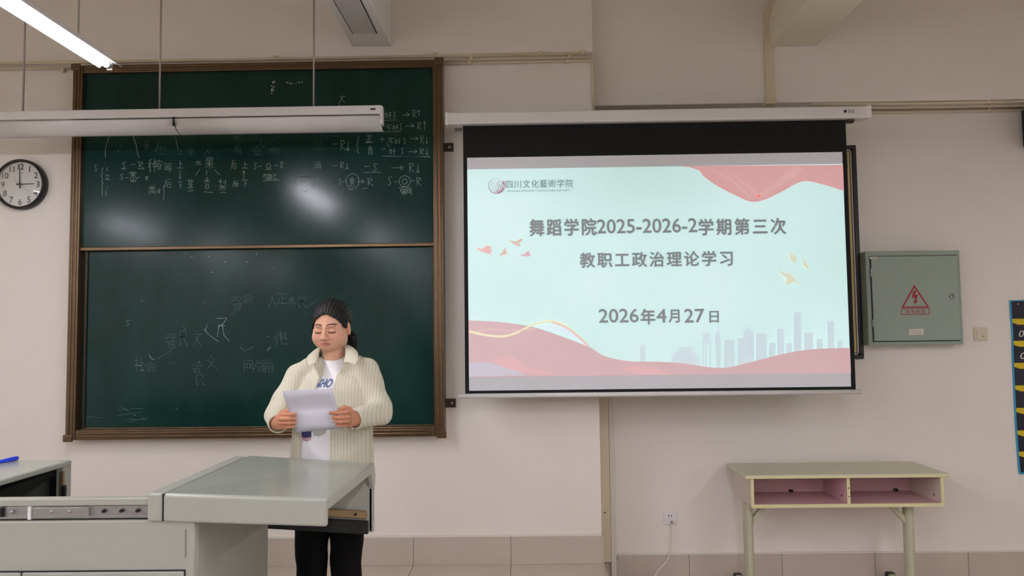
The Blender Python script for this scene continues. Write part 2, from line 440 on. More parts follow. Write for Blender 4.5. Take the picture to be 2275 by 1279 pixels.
MB().box(ix0+.012, ix0+.03, YW-.012, YW+.002, zlb-.02, zm).build('panel_stile', bronze_d, bd, bevel=.003)
MB().box(ix1-.012, ix1, YW-.012, YW+.002, zlb-.02, zm).build('panel_stile', bronze_d, bd, bevel=.003)
MB().box(ix0, ix1, YW-.03, YW+.002, bz0+.058, zlb-.03).build('track', bronze_d, bd)
for px, py in ((996, 327), (1001, 895)):
    c = P(px, py, YL-.01); mb = MB().box(bx1-.005, c[0]+.032, YL-.014, YL, c[2]-.027, c[2]+.027)
    o = mb.build('bracket', bronze_d, bd, bevel=.003)
    MB().lathe([(0, -.004), (.006, -.003), (.008, 0)], (c[0]+.008, YL-.014, c[2]), n=12).build('screw', steel_m, o)

# chalk writing -------------------------------------------------
G = {
'S': [[(9,1),(5,0),(2,2),(5,5),(7,8),(3,10),(0,9)]], 'R': [[(2,0),(2,10)],[(0,.5),(6,0),(8,2.5),(2,5),(9,10)]],
'-': [[(0,5),(10,4.6)]], '>': [[(0,5),(10,5)],[(7,2),(10,5),(7,8)]], 'U': [[(5,10),(5,0)],[(2,3),(5,0),(8,3)]], 'D': [[(5,0),(5,10)],[(2,7),(5,10),(8,7)]],
'O': [[(5+5*math.cos(a*.5), 5+5*math.sin(a*.5)) for a in range(14)]], '+': [[(0,5),(10,5)],[(5,0),(5,10)]], '{': [[(9,0),(4,1),(5,4),(1,5),(5,6),(4,9),(9,10)]],
'1': [[(5,0),(4.5,10)]], '2': [[(1,2),(6,0),(8,3),(1,9),(10,9.4)]], '/': [[(10,0),(0,10)]], 'b': [[(0,0),(10,10)]],
'水': [[(5,0),(5,9),(4,8)],[(1,3),(4,3),(1,8)],[(8,2),(5.5,4.5)],[(5.5,4),(9,8)]],
'果': [[(2,0),(8,0),(8,4),(2,4),(2,0)],[(2,2),(8,2)],[(5,0),(5,10)],[(0,5.5),(10,5.5)],[(5,5.5),(1,9)],[(5,5.5),(9,9)]],
'上': [[(5,0),(5,9)],[(5,4),(9,4)],[(0,9),(10,9)]], '下': [[(0,1),(10,1)],[(5,1),(5,10)],[(5,4),(8,6)]],
'后': [[(8,0),(2,1.5),(2,5),(0,10)],[(2,4),(10,4)],[(4,6),(9,6),(9,9.5),(4,9.5),(4,6)]],
'前': [[(3,0),(4,2)],[(7,0),(6,2)],[(0,3),(10,3)],[(1,4.5),(1,10)],[(1,4.5),(5,4.5),(5,10)],[(1,6.5),(5,6.5)],[(7,5),(7,8)],[(9,4),(9,10),(8,9)]],
'消': [[(1,1),(2,2)],[(0,4),(1.5,5)],[(0,10),(2,7)],[(6.5,0),(6.5,3)],[(4,1),(5,2.5)],[(9,1),(8,2.5)],[(4,4),(4,10)],[(4,4),(9,4),(9,10)],[(4,6),(9,6)],[(4,8),(9,8)]],
'正': [[(0,0),(10,0)],[(5,0),(5,9)],[(5,4),(9,4)],[(2,4),(2,9)],[(0,9),(10,9)]],
'负': [[(5,0),(2,3)],[(4,1),(7,1),(6,3)],[(2,3),(2,8)],[(2,3),(8,3),(8,8)],[(5,4),(5,7),(1,10)],[(6,8),(9,10)]],
'不': [[(0,0),(10,0)],[(5,0),(1,6)],[(5,2),(5,10)],[(6,4),(9,7)]],
'好': [[(2,0),(1,5),(4,9)],[(4,2),(3,6),(0,9)],[(0,3),(4.5,3)],[(6,1),(9,1),(7.5,3.5),(7.5,9.5),(6.5,9)],[(5,5),(10,5)]],
'强': [[(0,1),(3,1),(3,3),(0,3),(0,5.5),(3,5.5),(3,9),(2,9)],[(5,1),(9,1),(9,3),(5,3),(5,1)],[(4.5,5),(9.5,5),(9.5,7.5),(4.5,7.5),(4.5,5)],[(7,3.5),(7,9.5)],[(4,9.5),(10,9)]],
'化': [[(3,0),(0,5)],[(2,3),(2,10)],[(9,1),(5,5)],[(5.5,0),(5.5,8.5),(9.5,9),(9.5,7)]],
'草': [[(0,2),(10,2)],[(3,0),(3,3.5)],[(7,0),(7,3.5)],[(3,4),(7.5,4),(7.5,6.5),(3,6.5),(3,4)],[(3,5.2),(7.5,5.2)],[(0,8),(10,8)],[(5,6.5),(5,10)]],
'香': [[(7,0),(3,1)],[(0,2.5),(10,2.5)],[(5,1),(5,5)],[(5,2.5),(1,5)],[(5,2.5),(9,5)],[(3,6),(7.5,6),(7.5,10),(3,10),(3,6)],[(3,8),(7.5,8)]],
'梨': [[(4,0),(1,1)],[(0,2),(5,2)],[(2.5,.5),(2.5,5)],[(7,1),(7,3.5)],[(9,0),(9,5)],[(0,6),(10,6)],[(5,5),(5,10)],[(5,6),(1,9)],[(5,6),(9,9)]],
'种': [[(4,0),(1,1)],[(0,3),(5,3)],[(2.5,1),(2.5,10)],[(2.5,3),(0,7)],[(6,3),(10,3),(10,6),(6,6),(6,3)],[(8,0),(8,10)]],
'容': [[(5,0),(5,1)],[(0,3),(0,1.5),(10,1.5),(10,3)],[(5,3),(0,7)],[(5,3),(10,7)],[(3,7),(7,7),(7,10),(3,10),(3,7)]],
'等': [[(2,0),(0,2)],[(2,1),(5,1)],[(7,0),(6,2)],[(7,1),(10,1)],[(1,3.5),(9,3.5)],[(5,2.5),(5,5)],[(0,5.5),(10,5.5)],[(0,7.5),(10,7.5)],[(7,6),(7,10),(6,9.5)]],
'类': [[(2,0),(3,2)],[(8,0),(7,2)],[(0,3),(10,3)],[(5,0),(5,5)],[(5,3),(1,5.5)],[(5,3),(9,5.5)],[(0,7),(10,7)],[(5,5.5),(5,7),(0,10)],[(5,7),(10,10)]],
'化2': [[(0,4),(0,9)],[(0,9),(4,6)],[(5,2),(5,10)],[(5,6),(8,4)]],
'学': [[(2,0),(3,2)],[(5,0),(5,2)],[(8,0),(7,2)],[(0,4.5),(0,3),(10,3),(9,4.5)],[(3,5),(7,5),(5,6.5),(5,10),(4,9.5)],[(1,7.5),(9,7.5)]],
'意': [[(5,0),(5,1)],[(1,1.5),(9,1.5)],[(0,3),(10,3)],[(2.5,4),(7.5,4),(7.5,7),(2.5,7),(2.5,4)],[(2.5,5.5),(7.5,5.5)],[(1,8),(0,10)],[(3,8),(4,10),(7,10)],[(9,8),(10,10)]],
'民': [[(1,0),(8,0),(8,4),(1,4)],[(1,0),(1,10),(4,8)],[(1,4),(9,4)],[(5,4),(9,10),(10,8)]],
'人': [[(5,0),(4,4),(0,10)],[(5,2),(10,10)]], '网': [[(0,10),(0,0),(10,0),(10,10)],[(2,2),(4,7)],[(4,2),(2,7)],[(6,2),(8,7)],[(8,2),(6,7)]],
'社': [[(2,0),(2,1.5)],[(0,3),(4,3),(0,7)],[(2,5),(2,10)],[(7,1),(7,9.5)],[(5,4.5),(9.5,4.5)],[(4.5,9.5),(10,9.5)]],
'会': [[(5,0),(0,4)],[(5,0),(10,4)],[(3,4),(7,4)],[(1,6),(9,6)],[(5,6),(2,9.5),(8,9)],[(7,8),(9,10)]],
'义': [[(4,0),(5,2)],[(8,2),(5,6),(0,10)],[(1,3),(5,6),(10,10)]],
'文': [[(5,0),(5,1.5)],[(0,2.5),(10,2.5)],[(7,3),(4,7),(0,10)],[(3,4),(6,7),(10,10)]],
'量': [[(3,0),(7,0),(7,3),(3,3),(3,0)],[(0,4.5),(10,4.5)],[(3,6),(7,6),(7,8),(3,8),(3,6)],[(5,6),(5,10)],[(0,10),(10,10)]],
'惩': [[(2,0),(0,3)],[(2,2),(2,6)],[(4,1),(9,1)],[(6.5,1),(6.5,5)],[(4,5),(10,5)],[(1,8),(0,10)],[(3,7),(4,10),(8,10)],[(9,7),(10,9)]],
}
def smoothpts(pl, n=4):
    out = []
    for i in range(len(pl)-1):
        a, b = np.array(pl[i], float), np.array(pl[i+1], float)
        for k in range(n): out.append(a+(b-a)*k/n)
    out.append(np.array(pl[-1], float)); return out
def chalk(name, items, org, sc, Y, m, parent, w=.0030):
    """items: (glyph or polyline, x, y, width, height) in the coordinates of a detail at org with scale sc"""
    for it in items:
        mb = MB()
        nm = name+('_character' if isinstance(it[0], str) else '_stroke')
        if isinstance(it[0], str):
            g, x, y, ww, hh = it
            strokes = [[(x+ww*a/10, y+hh*b/10) for a, b in st] for st in G[g]]
        else: strokes = [it]
        for st in strokes:
            pts = []
            for a, b in smoothpts(st):
                p = P(org[0]+a/sc+random.uniform(-.25, .25), org[1]+b/sc+random.uniform(-.25, .25), Y-.0007); pts.append((p[0], p[2]))
            mb.ribbon(pts, w, Y-.0007)
        if mb.v: mb.build(nm, m, parent)
c5 = ((130, 200), 4.264); c6 = ((560, 170), 4.411); c8 = ((130, 500), 2.558)
chalk('chalk', [
 [(485,432),(460,500),(445,560),(443,635)], [(705,430),(735,510),(745,560),(750,615),(765,640)], [(703,432),(733,512),(743,562),(747,612)],
 [(560,566),(568,580)], [(585,522),(595,530)], [(920,580),(945,500)], [(1105,440),(1135,575)],
 ('S',340,705,28,65), ('{',400,735,30,150), [(415,885),(415,1005)], ('1',455,730,12,40), ('2',440,803,48,46), [(460,905),(463,914)], [(462,930),(462,938)], ('1',440,950,18,55),
 ('S',600,682,40,62), [(595,748),(642,747)], [(680,706),(732,702)], ('R',752,680,62,62), [(748,745),(815,743)],
 ('种',848,655,80,120), ('容',925,660,56,90), ('等',1000,690,75,85), ('上',1120,665,60,80), ('D',1130,760,40,82),
 ('水',1290,660,70,60), ('果',1385,640,90,105), [(1338,748),(1297,808)], [(1400,755),(1405,800)], [(1478,755),(1526,803)],
 ('S',578,795,45,50), [(625,832),(662,828)], ('学',668,770,70,45), ('O',680,812,58,58), ('上',690,822,36,36), [(745,828),(775,825)], ('R',820,818,38,38),
 ('类',852,900,68,85), ('化2',935,915,40,65), [(995,900),(1000,980),(992,1045)], ('后',1000,845,70,80), ('下',1130,860,45,75),
 ('草',1220,840,60,105), [(1222,958),(1275,950)], ('香',1375,825,62,110), [(1380,962),(1458,970)], ('梨',1515,845,75,110), [(1532,972),(1588,970)],
 ('后',1650,860,55,55), ('U',1735,760,40,90), ('下',1735,845,62,75), ('后',1635,660,50,85), ('上',1735,680,58,65),
 ('S',1845,690,38,60), [(1890,725),(1922,720)], ('O',1970,695,38,45), [(1960,752),(2018,750)], [(2040,715),(2082,712)], ('R',2098,680,40,62),
 ('强',1940,790,75,60), ('化',2010,790,60,58), [(1938,860),(2095,850)],
], *c5, YU, chalk_m, up, w=.0034)
chalk('faint_chalk', [
 ('量',805,490,60,65), ('网',948,535,70,45), [(960,610),(1010,603)], ('上',1130,560,52,50), ('学',1225,555,50,65), [(1360,522),(1365,545)], ('人',1385,560,50,50), [(1430,520),(1440,545)],
 [(1655,440),(1730,435)], ('化',1660,440,60,35), [(1815,435),(1880,430)], [(1812,468),(1880,462)], ('前',1660,520,75,85), ('容',1840,520,80,85), [(1840,615),(1935,615)], ('U',1900,470,34,50), [(2100,430),(1930,545)], [(1960,520),(1932,546),(1965,540)], ('前',1995,535,105,75),
], *c5, YU, chalk_f, up, w=.0032)
chalk('chalk', [
 ('好',1298,345,70,65), ('S',1380,345,34,60), [(1285,430),(1412,425)], [(1475,378),(1545,372)], [(1510,355),(1548,372),(1515,392)], ('R',1570,330,50,72), ('U',1618,328,34,58),
 [(1275,490),(1310,487)], ('不',1312,475,55,55), ('好',1375,475,60,50), ('S',1445,460,30,62), [(1275,545),(1460,535)], [(1500,485),(1585,482)], [(1560,462),(1588,482),(1562,500)], ('R',1615,448,52,75), ('U',1668,435,45,95),
 ('{',1020,590,34,165), ('正',1115,580,62,66), [(1110,650),(1190,643)], ('负',1130,680,58,88), ('+',1250,590,50,50), ('不',1330,605,60,65), ('好',1398,605,58,58), ('S',1480,605,28,55), [(1545,612),(1625,606)], [(1598,588),(1628,606),(1600,625)], ('R',1645,580,45,78), ('D',1695,595,34,65),
 [(1265,712),(1305,708)], [(1310,640),(1345,690)], ('好',1345,705,62,60), ('S',1460,700,28,55), [(1535,738),(1610,735)], [(1590,718),(1618,735),(1590,752)], ('R',1640,705,52,60), ('D',1695,705,36,65), [(1275,778),(1745,788)], [(1460,782),(1745,785)],
 [(790,662),(838,658)], ('R',860,625,60,95), ('D',915,635,50,95),
 ('消',600,825,78,80), [(785,872),(842,868)], ('R',858,838,52,65), ('D',915,845,34,65), [(1100,880),(1155,878)], ('S',1180,850,55,78), [(1095,940),(1260,936)], [(1365,895),(1480,892)], [(1450,872),(1482,892),(1452,915)], ('R',1535,850,56,85), ('D',1600,865,50,82),
 ('S',845,1000,34,55), [(882,1030),(915,1028)], ('O',920,950,130,150), ('意',955,985,50,90), [(1030,1030),(1095,1025)], [(1070,1010),(1098,1026),(1072,1045)], ('R',1125,1000,68,68), [(1080,1098),(1130,1092)], [(935,1092),(960,1112),(990,1098)],
 ('S',1325,980,50,85), [(1390,1030),(1425,1028)], ('O',1440,970,112,110), ('O',1470,1000,50,55), [(1550,1025),(1595,1020)], ('R',1605,990,60,75), [(1435,1088),(1545,1080)], ('强',1455,1095,48,58), ('网',1510,1095,50,65),
 ('文',850,180,60,75), [(850,262),(862,285)],
], *c6, YU, chalk_m, up, w=.0034)
chalk('faint_chalk', [
 ('惩',612,610,85,105), [(790,585),(840,582)], [(430,960),(660,955)], [(430,960),(430,1060)], [(660,955),(658,1080)], [(490,985),(580,975)], [(530,1000),(590,995)], [(470,1010),(500,1040)], ('人',585,1035,42,42),
 [(480,1100),(520,1130),(560,1096)], [(990,548),(1160,545)], [(430,985),(650,975)], ('S',1125,540,40,20),
], *c6, YU, chalk_f, up, w=.003)
mb = MB()
for cx, cy, rx, ry, n in ((212, 58, 12, 12, 8), (205, 120, 16, 26, 14), (185, 150, 14, 20, 8), (342, 60, 12, 8, 5), (452, 55, 12, 8, 6), (400, 68, 45, 5, 8), (490, 55, 14, 4, 3)):
    for k in range(n):
        x, y = cx+random.uniform(-rx, rx), cy+random.uniform(-ry, ry)
        p = P(560+x/4.411, 170+y/4.411, YU-.0008); r_ = random.uniform(.0016, .0042)
        mb.add([(p[0]+r_*math.cos(a)*random.uniform(.7, 1.3), YU-.0008, p[2]+r_*1.2*math.sin(a)) for a in np.linspace(0, 6.283, 8)[:-1]][::-1], [tuple(range(7))[::-1]])
mb.build('chalk_smudges', chalk_b, up)
chalk('faint_chalk', [
 ('社',430,745,60,85), ('会',490,780,65,50), [(560,760),(650,705)], ('强',610,610,60,95), ('民',685,600,50,85), ('文',760,600,55,85), [(705,570),(725,598)], [(975,510),(1060,430)],
 ('强',985,400,55,90), ('会',1040,395,70,45), ('人',1190,400,50,70), ('正',1240,390,60,60), ('水',1300,400,50,60), ('民',1360,410,50,60), [(1410,470),(1475,420)],
 [(1030,690),(1060,715),(1110,690)], [(1190,715),(1210,690)], ('化',1225,610,75,75), ('社',1250,590,55,60), ('网',1055,770,50,65), ('强',1120,765,60,70), ('前',1170,760,50,80),
 ('会',755,780,60,60), ('义',840,740,60,80), ('民',780,850,50,60), ('S',380,540,30,30), [(330,1050),(480,1040)], [(340,1080),(470,1062)], [(160,1088),(250,1094)], [(380,1102),(505,1105)],
 [(400,1120),(510,1090)], [(345,1020),(420,1075)],
], *c8, YW, chalk_f, lo_, w=.0042)
chalk('chalk', [
 [(825,590),(850,618),(910,662)], [(845,565),(835,600)], [(900,530),(955,528)], [(955,530),(935,560),(912,575)], [(912,560),(903,635)], [(930,560),(940,625),(972,660)], [(905,575),(945,570)], [(515,735),(525,755),(545,765)], [(440,795),(470,798)], [(470,828),(482,820)],
 [(1190,630),(1195,634)], [(1186,712),(1200,690)], [(625,785),(630,786)], [(645,782),(649,784)], [(795,775),(805,778)], [(668,1043),(673,1045)], [(430,1080),(440,1078)], [(1068,210),(1078,211)], [(748,180),(762,182)], [(852,178),(860,178)], [(866,266),(874,268)], [(942,208),(950,209)], [(1215,240),(1220,240)], [(822,437),(828,437)],
 [(470,430),(480,428)], [(720,160),(726,162)], [(1120,165),(1130,164)], [(1108,810),(1112,818)],
], *c8, YW, chalk_m, lo_, w=.0042)

# ------------------------------------------------------------------ wall clock
YK = YL-.055
cc = P(41, 408, YK); rk = (PZ(41, 352, YK)-PZ(41, 464, YK))/2
t = thing('wall_clock', (cc[0], YL, cc[2]-rk), 'round white wall clock with black rim showing three o\'clock', 'clock')
MB().lathe([(0, .055), (rk*.98, .055), (rk, .03), (rk*.985, .004), (rk*.95, -.002), (rk*.9, .004), (rk*.885, .016), (rk*.875, .024)], cc, n=64).build('rim', black_pl, t, smooth=True)
face = MB().lathe([(0, .020), (rk*.9, .020), (rk*.9, .03)], cc, n=64).build('dial', mat('clock_dial', (214, 212, 206), 0.35, spec=.5), t)
mb = MB()
for h in range(1, 13):
    a = math.radians(90-30*h); R_ = rk*.70; s = rk*.115
    x, z = cc[0]+R_*math.cos(a), cc[2]+R_*math.sin(a)
    gv = glyphs(str(h), 0.0, .92)[0]; gd = gv.max(0)-gv.min(0); ww = s*gd[0]/gd[1]
    text_fit(mb, str(h), x-ww, x+ww, z-s, z+s, cc[1]+.0188, space=.92, bold=.012)
mb.build('numerals', print_dk, face)
mb = MB()
for k in range(60):
    a = math.radians(6*k); ra, rb = rk*(.845 if k % 5 else .83), rk*.87
    mb.ribbon([(cc[0]+ra*math.cos(a), cc[2]+ra*math.sin(a)), (cc[0]+rb*math.cos(a), cc[2]+rb*math.sin(a))], .0012 if k % 5 else .002, cc[1]+.0188)
mb.ribbon([(cc[0]-.003, cc[2]+rk*.45), (cc[0]+.016, cc[2]+rk*.45)], .003, cc[1]+.0188)
mb.build('minute_marks', print_dk, face)
def hand(name, ang, l, back, wd, yy, m=black_pl):
    a = math.radians(90-ang); d = np.array([math.cos(a), math.sin(a)]); nn = np.array([-d[1], d[0]]); c = np.array([cc[0], cc[2]])
    pl = [c-d*back+nn*wd, c-d*back-nn*wd, c+d*l-nn*wd*.45, c+d*l+nn*wd*.45]
    MB().prism([tuple(p) for p in pl], cc[1]+yy, cc[1]+yy+.0012).build(name, m, t)
hand('minute_hand', -2, rk*.78, rk*.17, .0036, .012); hand('hour_hand', 89, rk*.56, rk*.16, .0042, .015); hand('second_hand', 128, rk*.6, -rk*.02, .0008, .010, steel_m); hand('second_hand_tail', 308, rk*.32, 0, .002, .0105, steel_m)
MB().lathe([(0, -.003), (.006, -.002), (.006, .01)], (cc[0], cc[1]+.012, cc[2]), n=16).build('hub', black_pl, t)
glass = bpy.data.materials.new('clock_glass'); glass.use_nodes = True
nt = glass.node_tree; nt.nodes.clear(); out = nt.nodes.new('ShaderNodeOutputMaterial'); mx = nt.nodes.new('ShaderNodeMixShader'); tr = nt.nodes.new('ShaderNodeBsdfTransparent'); gl = nt.nodes.new('ShaderNodeBsdfGlossy'); gl.inputs['Roughness'].default_value = .05
fr = nt.nodes.new('ShaderNodeFresnel'); fr.inputs[0].default_value = 1.45
nt.links.new(fr.outputs[0], mx.inputs[0]); nt.links.new(tr.outputs[0], mx.inputs[1]); nt.links.new(gl.outputs[0], mx.inputs[2]); nt.links.new(mx.outputs[0], out.inputs[0])
MB().lathe([(rk*.89*math.sin(a), .006-(.022*(math.cos(a)-math.cos(.5))/(1-math.cos(.5)))*.5) for a in [0]] + [(rk*.89*k/8, .006-.010*(1-(k/8)**2)) for k in range(1, 9)], cc, n=48).build('glass', glass, t, smooth=True)

# ------------------------------------------------------------------ conduits on the walls
def conduit(name, pts, r, label, clips=(), m=off_white, group='cream conduits along the front wall'):
    t = thing(name, pts[0], label, 'conduit', group)
    MB().tube(pts, r, 10).build('pipe', m, t, smooth=True)
    for c in clips:
        MB().box(c[0]-.011, c[0]+.011, c[1]-r-.003, c[1]+r+.002, c[2]-r-.003, c[2]+r+.004).build('clip', m, t, bevel=.004)
    return t
Yp = YL-.014
xe_ = PX(1315, 125, Yp)
z1 = PZ(1150, 122, Yp)
a0, b0 = (X0+.1, Yp, PZ(600, 132, Yp)), (xe_, Yp, PZ(1312, 119, Yp))
conduit('conduit', [(X0+.02, Yp, b0[2]), b0], .0095, 'topmost cream conduit running above the chalkboard to the corner', [P(x, y, Yp) for x, y in ((609, 128), (967, 122), (1200, 118), (1294, 116))])
xs_ = PX(978, 132, Yp)
conduit('conduit', [(bx1+.004, Yp, PZ(1150, 131.5, Yp)), (xe_, Yp, PZ(1300, 128, Yp))], .0062, 'thin middle conduit of the three right of the chalkboard top', [P(x, y, Yp) for x, y in ((1047, 129), (1266, 126))])
conduit('conduit', [(bx1+.004, Yp, PZ(1150, 139, Yp)), (PX(1300, 135, Yp), Yp, PZ(1290, 135, Yp)), (PX(1314, 135, Yp), Yp, PZ(1312, 136, Yp)), (PX(1317, 150, Yp), Yp, PZ(1317, 150, Yp)), (PX(1319, 260, Yp)+.0, Yp, PZ(1319, 268, Yp))], .0080, 'lowest conduit of the three, bending down the wall corner behind the screen case', [P(x, y, Yp) for x, y in ((1043, 140), (1260, 137))])
conduit('conduit', [(X0+.02, Yp, PZ(80, 152, Yp)), (PX(175, 150, Yp), Yp, PZ(160, 150, Yp))], .010, 'short cream conduit meeting the top left corner of the chalkboard', [P(140, 156, Yp)])
Yq = YR-.014
for k, (ya, yb, rr, lab) in enumerate(((231, 225, .0085, 'upper cream conduit leaving the right end of the screen case'), (240, 233.5, .0085, 'middle cream conduit leaving the right end of the screen case'), (250, 244, .0105, 'lower thick conduit leaving the right end of the screen case'))):
    Yq = (4.885, 4.945, YR-.014)[k]      # two hang under the beam, one runs on the wall
    p0, p1 = P(1800, ya, Yq), P(2275, yb, Yq)
    mid = [(p0[0]+(p1[0]-p0[0])*f, Yq, p0[2]+(p1[2]-p0[2])*f-.004*math.sin(math.pi*f)) for f in np.linspace(0, 1, 7)]
    p2 = (X1, Yq, mid[-1][2]+.01)
    conduit('conduit', mid+[p2], rr, lab, [tuple(np.array(mid[5])+np.array([.02*(k % 2), 0, 0]))], group='cream conduits on the recessed wall')
# flat trunking down the beam face
xt = (PX(1697, 120, YBM), PX(1716, 120, YBM))
t = thing('cable_trunking', (xt[0], YBM, zb), 'flat cream cable trunking running down the beam above the screen', 'trunking')
MB().box(xt[0], xt[1], YBM-.022, YBM, zb, PZ(1705, 28, YBM)).build('duct', off_white, t, bevel=.003)
mb = MB(); zt2 = PZ(1705, 30, YBM)
mb.prism([(YBM-.022, zt2-.05), (YBM, zt2), (YBM-.55, zt2+.36), (YBM-.6, zt2+.36)], xt[0]+.006, xt[1]-.006, axis='x'); mb.build('sloping_duct', off_white, t, bevel=.003)
MB().box(xt[0]-.006, xt[1]+.01, YBM-.024, YBM+.05, zb-.012, zb+.02).build('elbow', off_white, t, bevel=.004)
# corner trunking
t = thing('cable_trunking', (XC+.05, YR, 0), 'wide cream trunking in the wall corner below the projection screen', 'trunking')
xa = XC+.005; xb = PX(1353, 1000, YR-.04)
MB().box(xa, xb, YR-.045, YR, .12, 2.3).build('duct', mat('cream_trunking', (222, 207, 178), .5), t, bevel=.003)
for py in (1138,): MB().lathe([(0, -.003), (.005, 0)], ((xa+xb)/2+.005, YR-.045, PZ(1345, py, YR-.045)), n=10).build('screw', dark_m, t)
t = thing('cable_trunking', (XC+.09, YR, 0), 'narrow white trunking beside the cream one, reaching the floor', 'trunking')
xc_ = PX(1367, 1100, YR-.035)
MB().box(xb+.002, xc_, YR-.035, YR, .02, 2.3).build('duct', mat('white_trunking', (224, 216, 204), .45), t, bevel=.003)
c = P(1371, 1240, YR-.03); MB().box(xc_, xc_+.014, YR-.02, YR-.008, c[2]-.012, c[2]+.012).build('buckle', steel_m, t, bevel=.002)

# ------------------------------------------------------------------ projection screen
YS = 4.52
sx0 = (PX(1030, 275, YS)+PX(1032, 868, YS))/2; sx1 = (PX(1881, 268, YS)+PX(1899, 868, YS))/2
sz1 = PZ(1455, 268, YS); sz0 = PZ(1465, 870, YS)
scr = thing('projection_screen', ((sx0+sx1)/2, YS, sz0), 'pull-down projection screen showing a pale green slide with red ribbons', 'screen')
kx0, kx1 = PX(992, 258, YS), PX(1928, 250, YS); kz1 = PZ(1460, 242, YS-.04); kz0 = PZ(1460, 269, YS-.04)
cs = MB().box(kx0, kx1, YS-.045, YS+.05, kz0, kz1).build('case', white_enamel, scr, bevel=.012, seg=3)
MB().box(kx0-.004, kx0+.012, YS-.047, YS+.052, kz0-.002, kz1+.002).build('end_cap', white_plastic, cs, bevel=.006)
MB().box(kx1-.03, kx1+.004, YS-.047, YS+.052, kz0-.002, kz1+.002).build('end_cap', white_plastic, cs, bevel=.006)
c = P(1878, 247, YS-.0465); MB().lathe([(0, -.001), (.009, -.001), (.009, .004)], (c[0], c[1], c[2]), n=18).build('logo_dot', print_dk, cs)
mb = MB()
for q_ in (1885, 1890, 1895): px_poly(mb, [(q_, 243), (q_+3, 243), (q_+3, 251), (q_, 251)], YS-.0465)
mb.build('brand_mark', mat('grey_print', (150, 146, 146), .6), cs)
c = P(1888, 266, YS); MB().box(c[0]-.02, c[0]+.02, YS-.015, YS+.015, kz0-.02, kz0+.01).build('motor_stub', bronze_d, cs, bevel=.003)
o = MB().box(kx0+.03, kx0+.07, YS+.052, YL, kz0+.03, kz1-.005).build('screen_bracket', steel_m, bevel=.002)
tag(o, 'small steel bracket holding the left end of the screen case to the wall', 'bracket')
o = MB().box(kx1-.11, kx1-.07, YS+.052, YBM, kz0+.05, kz1-.004).build('screen_bracket', steel_m, bevel=.002)
tag(o, 'small steel bracket holding the right end of the screen case to the beam', 'bracket')
MB().box(sx0, sx1, YS, YS+.002, sz0, kz0+.02).build('black_border', black_m, scr)
wx0 = (PX(1040, 350, YS)+PX(1040, 860, YS))/2; wx1 = (PX(1872, 345, YS)+PX(1890, 860, YS))/2
wz1 = PZ(1456, 344, YS); wz0 = PZ(1465, 863, YS)
MB().box(wx0, wx1, YS-.0012, YS+.001, wz0, wz1).build('screen_cloth', screen_m, scr)
MB().tube([(PX(1018, 877, YS), YS, sz0-.012), (PX(1913, 875, YS), YS, sz0-.012)], .014, 12).build('bottom_bar', white_enamel, scr, smooth=True)
# the slide
ys = YS-.0018
gz1 = PZ(1456, 370, ys); gz0 = PZ(1463, 833, ys)
MG = (166, 165, 160)
mint = slide_mat('slide_mint', (200, 233, 224), MG)
nt = mint.node_tree; b = nt.nodes['Principled BSDF']
tc = nt.nodes.new('ShaderNodeTexCoord'); nz = nt.nodes.new('ShaderNodeTexNoise'); nz.inputs['Scale'].default_value = 1.1; nz.inputs['Detail'].default_value = 1
nt.links.new(tc.outputs['Object'], nz.inputs['Vector']); rp = nt.nodes.new('ShaderNodeValToRGB')
def _em(t_): return tuple(max(0, lin(a)-lin(c_)) for a, c_ in zip(t_, MG))
rp.color_ramp.elements[0].position = .3; rp.color_ramp.elements[1].position = .7
rp.color_ramp.elements[0].color = (*_em((194, 228, 218)), 1); rp.color_ramp.elements[1].color = (*_em((207, 237, 232)), 1)
nt.links.new(nz.outputs['Fac'], rp.inputs[0]); nt.links.new(rp.outputs[0], b.inputs['Emission Color'])
sl = MB().add([(wx0, ys, gz0), (wx1, ys, gz0), (wx1, ys, gz1), (wx0, ys, gz1)], [(0, 1, 2, 3)]).build('slide', mint, scr)
k_ = [0]
def art(name, polys, rgb, gain=1.0, mg=MG, clip=True):
    k_[0] += 1; y = ys-.0003-.00012*k_[0]
    mb = MB()
    for pl in polys:
        q = [P(a, b_, y) for a, b_ in pl]
        if clip: q = [np.array([min(max(p[0], wx0), wx1), y, min(max(p[2], gz0), gz1)]) for p in q]
        mb.poly(q)
        f = mb.f[-1]; ar = sum(q[i][0]*q[(i+1) % len(q)][2]-q[(i+1) % len(q)][0]*q[i][2] for i in range(len(q)))
        if ar < 0: mb.f[-1] = f[::-1]
    return mb.build(name, slide_mat('slide_'+name+str(k_[0]), rgb, mg, gain), scr)
def cat(pts, n=8):
    p = [np.array(q, float) for q in pts]; p = [2*p[0]-p[1]]+p+[2*p[-1]-p[-2]]; out = []
    for i in range(1, len(p)-2):
        for k in range(n):
            t = k/n; out.append(tuple(.5*((2*p[i])+(-p[i-1]+p[i+1])*t+(2*p[i-1]-5*p[i]+4*p[i+1]-p[i+2])*t*t+(-p[i-1]+3*p[i]-3*p[i+1]+p[i+2])*t**3)))
    out.append(tuple(p[-2])); return out
def band(c, w0, w1=None):
    """thin curved band from a centre line"""
    c = [np.array(q, float) for q in c]; L, Rr = [], []
    for i, p in enumerate(c):
        t = c[min(i+1, len(c)-1)]-c[max(i-1, 0)]; t /= np.linalg.norm(t); nn = np.array([-t[1], t[0]]); f = i/(len(c)-1)
        ww = (w0+(w1-w0)*f if w1 is not None else w0)/2; L.append(tuple(p+nn*ww)); Rr.append(tuple(p-nn*ww))
    return L+Rr[::-1]
